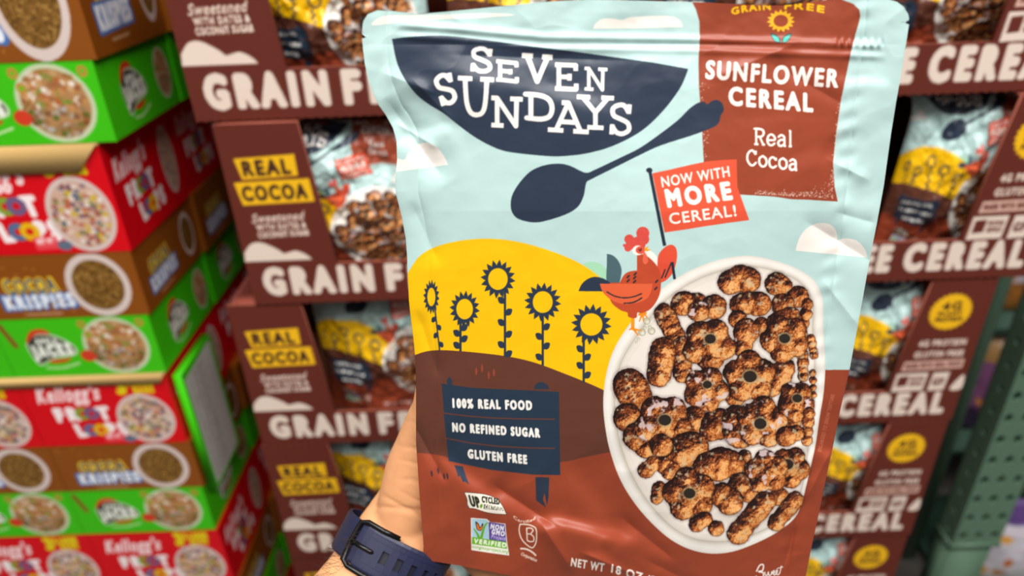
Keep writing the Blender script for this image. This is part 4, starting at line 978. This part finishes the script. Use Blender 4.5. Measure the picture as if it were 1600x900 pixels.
# palm creases: fine fan of folds on the heel of the thumb
co = np.empty(len(me.vertices)*3, np.float32); me.vertices.foreach_get('co', co); co = co.reshape(-1, 3)
rel = co-np.array(C0); zd = rel@np.array(FW); px = 800+F*(rel@np.array(RT))/zd; py = 450-F*(rel@np.array(UP))/zd
no = np.empty(len(me.vertices)*3, np.float32); me.vertices.foreach_get('normal', no); no = no.reshape(-1, 3)
rad = np.hypot(px-560, py-960)
fold = (np.maximum(0, np.sin(rad*.24+fbm(px*.02, py*.02, 3, 2)*7))**4)
msk = np.clip((py-640)/40, 0, 1)*np.clip((815-py)/30, 0, 1)*np.clip((px-615)/30, 0, 1)
disp = -.0006*fold*msk+.00022*(fbm(px*.08, py*.08, 8, 3)-.5)
for a, b in (((565, 790), (690, 800)), ((590, 770), (670, 815))):
    disp += bumpline(px, py, a, b, 3, -.0009)
co = co+no*disp[:, None]
org = np.array(atz(520, 1010, .42)); co -= org
me.vertices.foreach_set('co', co.astype(np.float32).ravel()); me.update()
M_SKIN = mat('skin', (230, 166, 118), rough=.48, spec=.35, bump=.35, bscale=420, bdist=.0006, sss=.12, mottle=.10)
me.materials.clear(); me.materials.append(M_SKIN)
hand = bpy.data.objects.new('person', me); COL.objects.link(hand); hand.location = org
tag(hand, "person's left hand and bare forearm gripping the large pouch from behind", 'person')
# dark arm hairs along the near side of the forearm
rg = random.Random(6); hv = []; hf = []
for k in range(90):
    t = rg.random(); a_ = rg.choice((0, 1))
    bx_, by_ = 548-t*95+rg.uniform(-4, 22), 835+t*130+rg.uniform(-10, 16)
    z_ = .440+(1-t)*.02
    p0 = np.array(atz(bx_, by_, z_)); p1 = np.array(atz(bx_-rg.uniform(10, 24), by_-rg.uniform(-14, 10), z_-.001)); p2 = np.array(atz(bx_-rg.uniform(16, 40), by_+rg.uniform(-8, 26), z_-.001))
    w = np.array(UP)*.00011; b = len(hv)
    for q_, s_k in ((p0, 1), (p1, .8), (p2, .2)):
        hv += [q_+w*s_k, q_-w*s_k, q_+np.array(FW)*.0001*s_k]
    for s in (0, 3):
        for e in range(3): hf.append((b+s+e, b+s+(e+1) % 3, b+s+3+(e+1) % 3, b+s+3+e))
M_HAIR = mat('hair', (48, 34, 26), rough=.6)
ho = new_mesh('arm_hair', np.array(hv)-org, hf, M_HAIR, parent=hand); ho['kind'] = 'stuff'

# ------------------------------------------------------------------ wrist watch: band round the wrist, buckle on the inner side
M_STRAP = mat('navy_rubber', (34, 37, 64), rough=.4, spec=.45, bump=.1, bscale=300, bdist=.0003)
M_SLOT_SHADE = mat('slot_shade', (20, 21, 36), rough=.6)  # near-black tone for the shade inside the strap slots
M_BLK = mat('black_steel', (30, 28, 28), rough=.28, spec=.6, metal=.6)
ax0 = np.array(atz(607, 885, .499)); ax1 = np.array(atz(663, 774, .511)); AX = ax1-ax0; AX /= np.linalg.norm(AX)
CW_ = np.array(atz(610, 862, .4980)); nrm = -np.array(FW); WX = np.cross(AX, nrm); WX /= np.linalg.norm(WX); WD = np.cross(WX, AX)
if np.dot(WX, np.array(RT)) < 0: WX = -WX
if np.dot(WD, np.array(FW)) > 0: WD = -WD
watch = empty('wrist_watch', Vector(CW_))
RA, RB = .0352, .0285                       # half width across, half depth of the loop
def ringp(a, v, off):                       # angle (0 = towards the viewer's right, 90 = towards the viewer), along the arm, outwards
    n_ = np.array([math.cos(a)/RA, math.sin(a)/RB]); n_ /= np.linalg.norm(n_)
    return WX*(RA*math.cos(a)+n_[0]*off)+WD*(RB*math.sin(a)+n_[1]*off)+AX*v
def band(a0, a1, hw, off, th, cells, slots, name, m, par, hsz=(.3, .22)):
    V = []; Fq = []
    def P(u, v, o):
        a = a0+(a1-a0)*u; edge = max(0, abs(v)-.86)/.14
        V.append(ringp(a, v*hw, off+o-(edge*.0008 if o > 0 else 0))); return len(V)-1
    for c in range(cells):
        for r, (v0, v1) in enumerate(((-1, -.86), (-.86, -.3), (-.3, .3), (.3, .86), (.86, 1))):
            u0, u1 = c/cells, (c+1)/cells
            if r == 2 and c in slots:
                uh0 = u0+(u1-u0)*.04; uh1 = u1-(u1-u0)*.04; h = .34
                o8 = [P(u0, v0, th), P(u1, v0, th), P(u1, v1, th), P(u0, v1, th)]; i8 = [P(uh0, -h, th), P(uh1, -h, th), P(uh1, h, th), P(uh0, h, th)]; b8 = [P(uh0, -h, 0), P(uh1, -h, 0), P(uh1, h, 0), P(uh0, h, 0)]
                for k in range(4):
                    l = (k+1) % 4; Fq.append((o8[k], o8[l], i8[l], i8[k])); Fq.append((i8[k], i8[l], b8[l], b8[k]))
            else:
                Fq.append((P(u0, v0, th), P(u1, v0, th), P(u1, v1, th), P(u0, v1, th)))
            if not (r == 2 and c in slots): Fq.append((P(u0, v0, 0), P(u0, v1, 0), P(u1, v1, 0), P(u1, v0, 0)))
        for s in (-1, 1): Fq.append((P(c/cells, s, 0), P((c+1)/cells, s, 0), P((c+1)/cells, s, th), P(c/cells, s, th)))
    for u in (0, 1): Fq.append((P(u, -1, 0), P(u, 1, 0), P(u, 1, th), P(u, -1, th)))
    return new_mesh(name, V, Fq, m, parent=par)
R_ = math.radians
HW = .0140
outer_strap = band(R_(120), R_(-62), HW, .0040, .0028, 24, set(range(3, 20, 2)), 'strap_with_slots', M_STRAP, watch)
inner_strap = band(R_(232), R_(114), HW*.96, .0022, .0022, 24, set(), 'buckle_side_strap', M_STRAP, watch)
band(R_(116), R_(-60), HW*.8, .0028, .0008, 24, set(), 'slot_shade_band', M_SLOT_SHADE, outer_strap)  # dark band added beneath the slots in place of their shade
ridge = band(R_(112), R_(-58), .0017, .0068, .0004, 30, set(), 'strap_rib', M_STRAP, outer_strap)
ridge.location = Vector(AX*.0098); r2_ = ridge.copy(); COL.objects.link(r2_); r2_.location = Vector(-AX*.0098)
# buckle frame: rounded bars
def bar(pts, r, name, m, par):
    V = []; Fq = []; ns = 10; Q = [np.array(q) for q in pts]
    for i, q in enumerate(Q):
        tg = Q[min(i+1, len(Q)-1)]-Q[max(i-1, 0)]; tg /= np.linalg.norm(tg); a = np.cross(tg, WD); a /= (np.linalg.norm(a)+1e-9); b = np.cross(a, tg)
        for s in range(ns): V.append(q+a*math.cos(2*PI*s/ns)*r*1.25+b*math.sin(2*PI*s/ns)*r)
    for i in range(len(Q)-1):
        for s in range(ns): Fq.append((i*ns+s, i*ns+(s+1) % ns, (i+1)*ns+(s+1) % ns, (i+1)*ns+s))
    Fq.append(tuple(range(ns))[::-1]); Fq.append(tuple((len(Q)-1)*ns+s for s in range(ns)))
    return new_mesh(name, V, Fq, m, smooth=True, parent=par)
bw = HW*1.08
loop = [ringp(R_(88), -bw, .0050), ringp(R_(106), -bw, .0068), ringp(R_(123), -bw*1.0, .006), ringp(R_(131), -bw*.86, .0064), ringp(R_(132), 0, .0068), ringp(R_(131), bw*.86, .0064), ringp(R_(123), bw*1.0, .0064), ringp(R_(106), bw, .0068), ringp(R_(88), bw, .0050)]
bk = bar(loop, .0015, 'buckle', M_BLK, watch)
bar([ringp(R_(88), -bw, .0050), ringp(R_(88), 0, .0018), ringp(R_(88), bw, .0050)], .0008, 'buckle_bar', M_BLK, bk)
bar([ringp(R_(131), 0, .0068), ringp(R_(118), 0, .0078), ringp(R_(108), 0, .0070), ringp(R_(103), 0, .0050)], .0013, 'buckle_prong', M_BLK, bk)
band(R_(-20), R_(-30), HW*1.06, .0062, .0014, 3, set(), 'keeper_loop', M_STRAP, watch)
# watch case on the far side of the wrist
V = []; Fq = []; cc = -WD*(RB+.006)+WX*.004
prof = [(.0, .0), (.016, .0), (.018, .001), (.0185, .004), (.0175, .0085), (.0155, .0095), (0, .0095)]
for i, (r, h) in enumerate(prof):
    for s in range(32):
        a = 2*PI*s/32; e = (abs(math.cos(a))**4+abs(math.sin(a))**4)**-.25; V.append(cc+WX*(math.cos(a)*r*e)+AX*(math.sin(a)*r*e*1.1)-WD*h*.9)
for i in range(len(prof)-1):
    for s in range(32): Fq.append((i*32+s, i*32+(s+1) % 32, (i+1)*32+(s+1) % 32, (i+1)*32+s))
new_mesh('watch_case', V, Fq, M_BLK, smooth=True, parent=watch)
tag(watch, 'watch with navy rubber slotted strap and black buckle, worn on the wrist', 'watch')
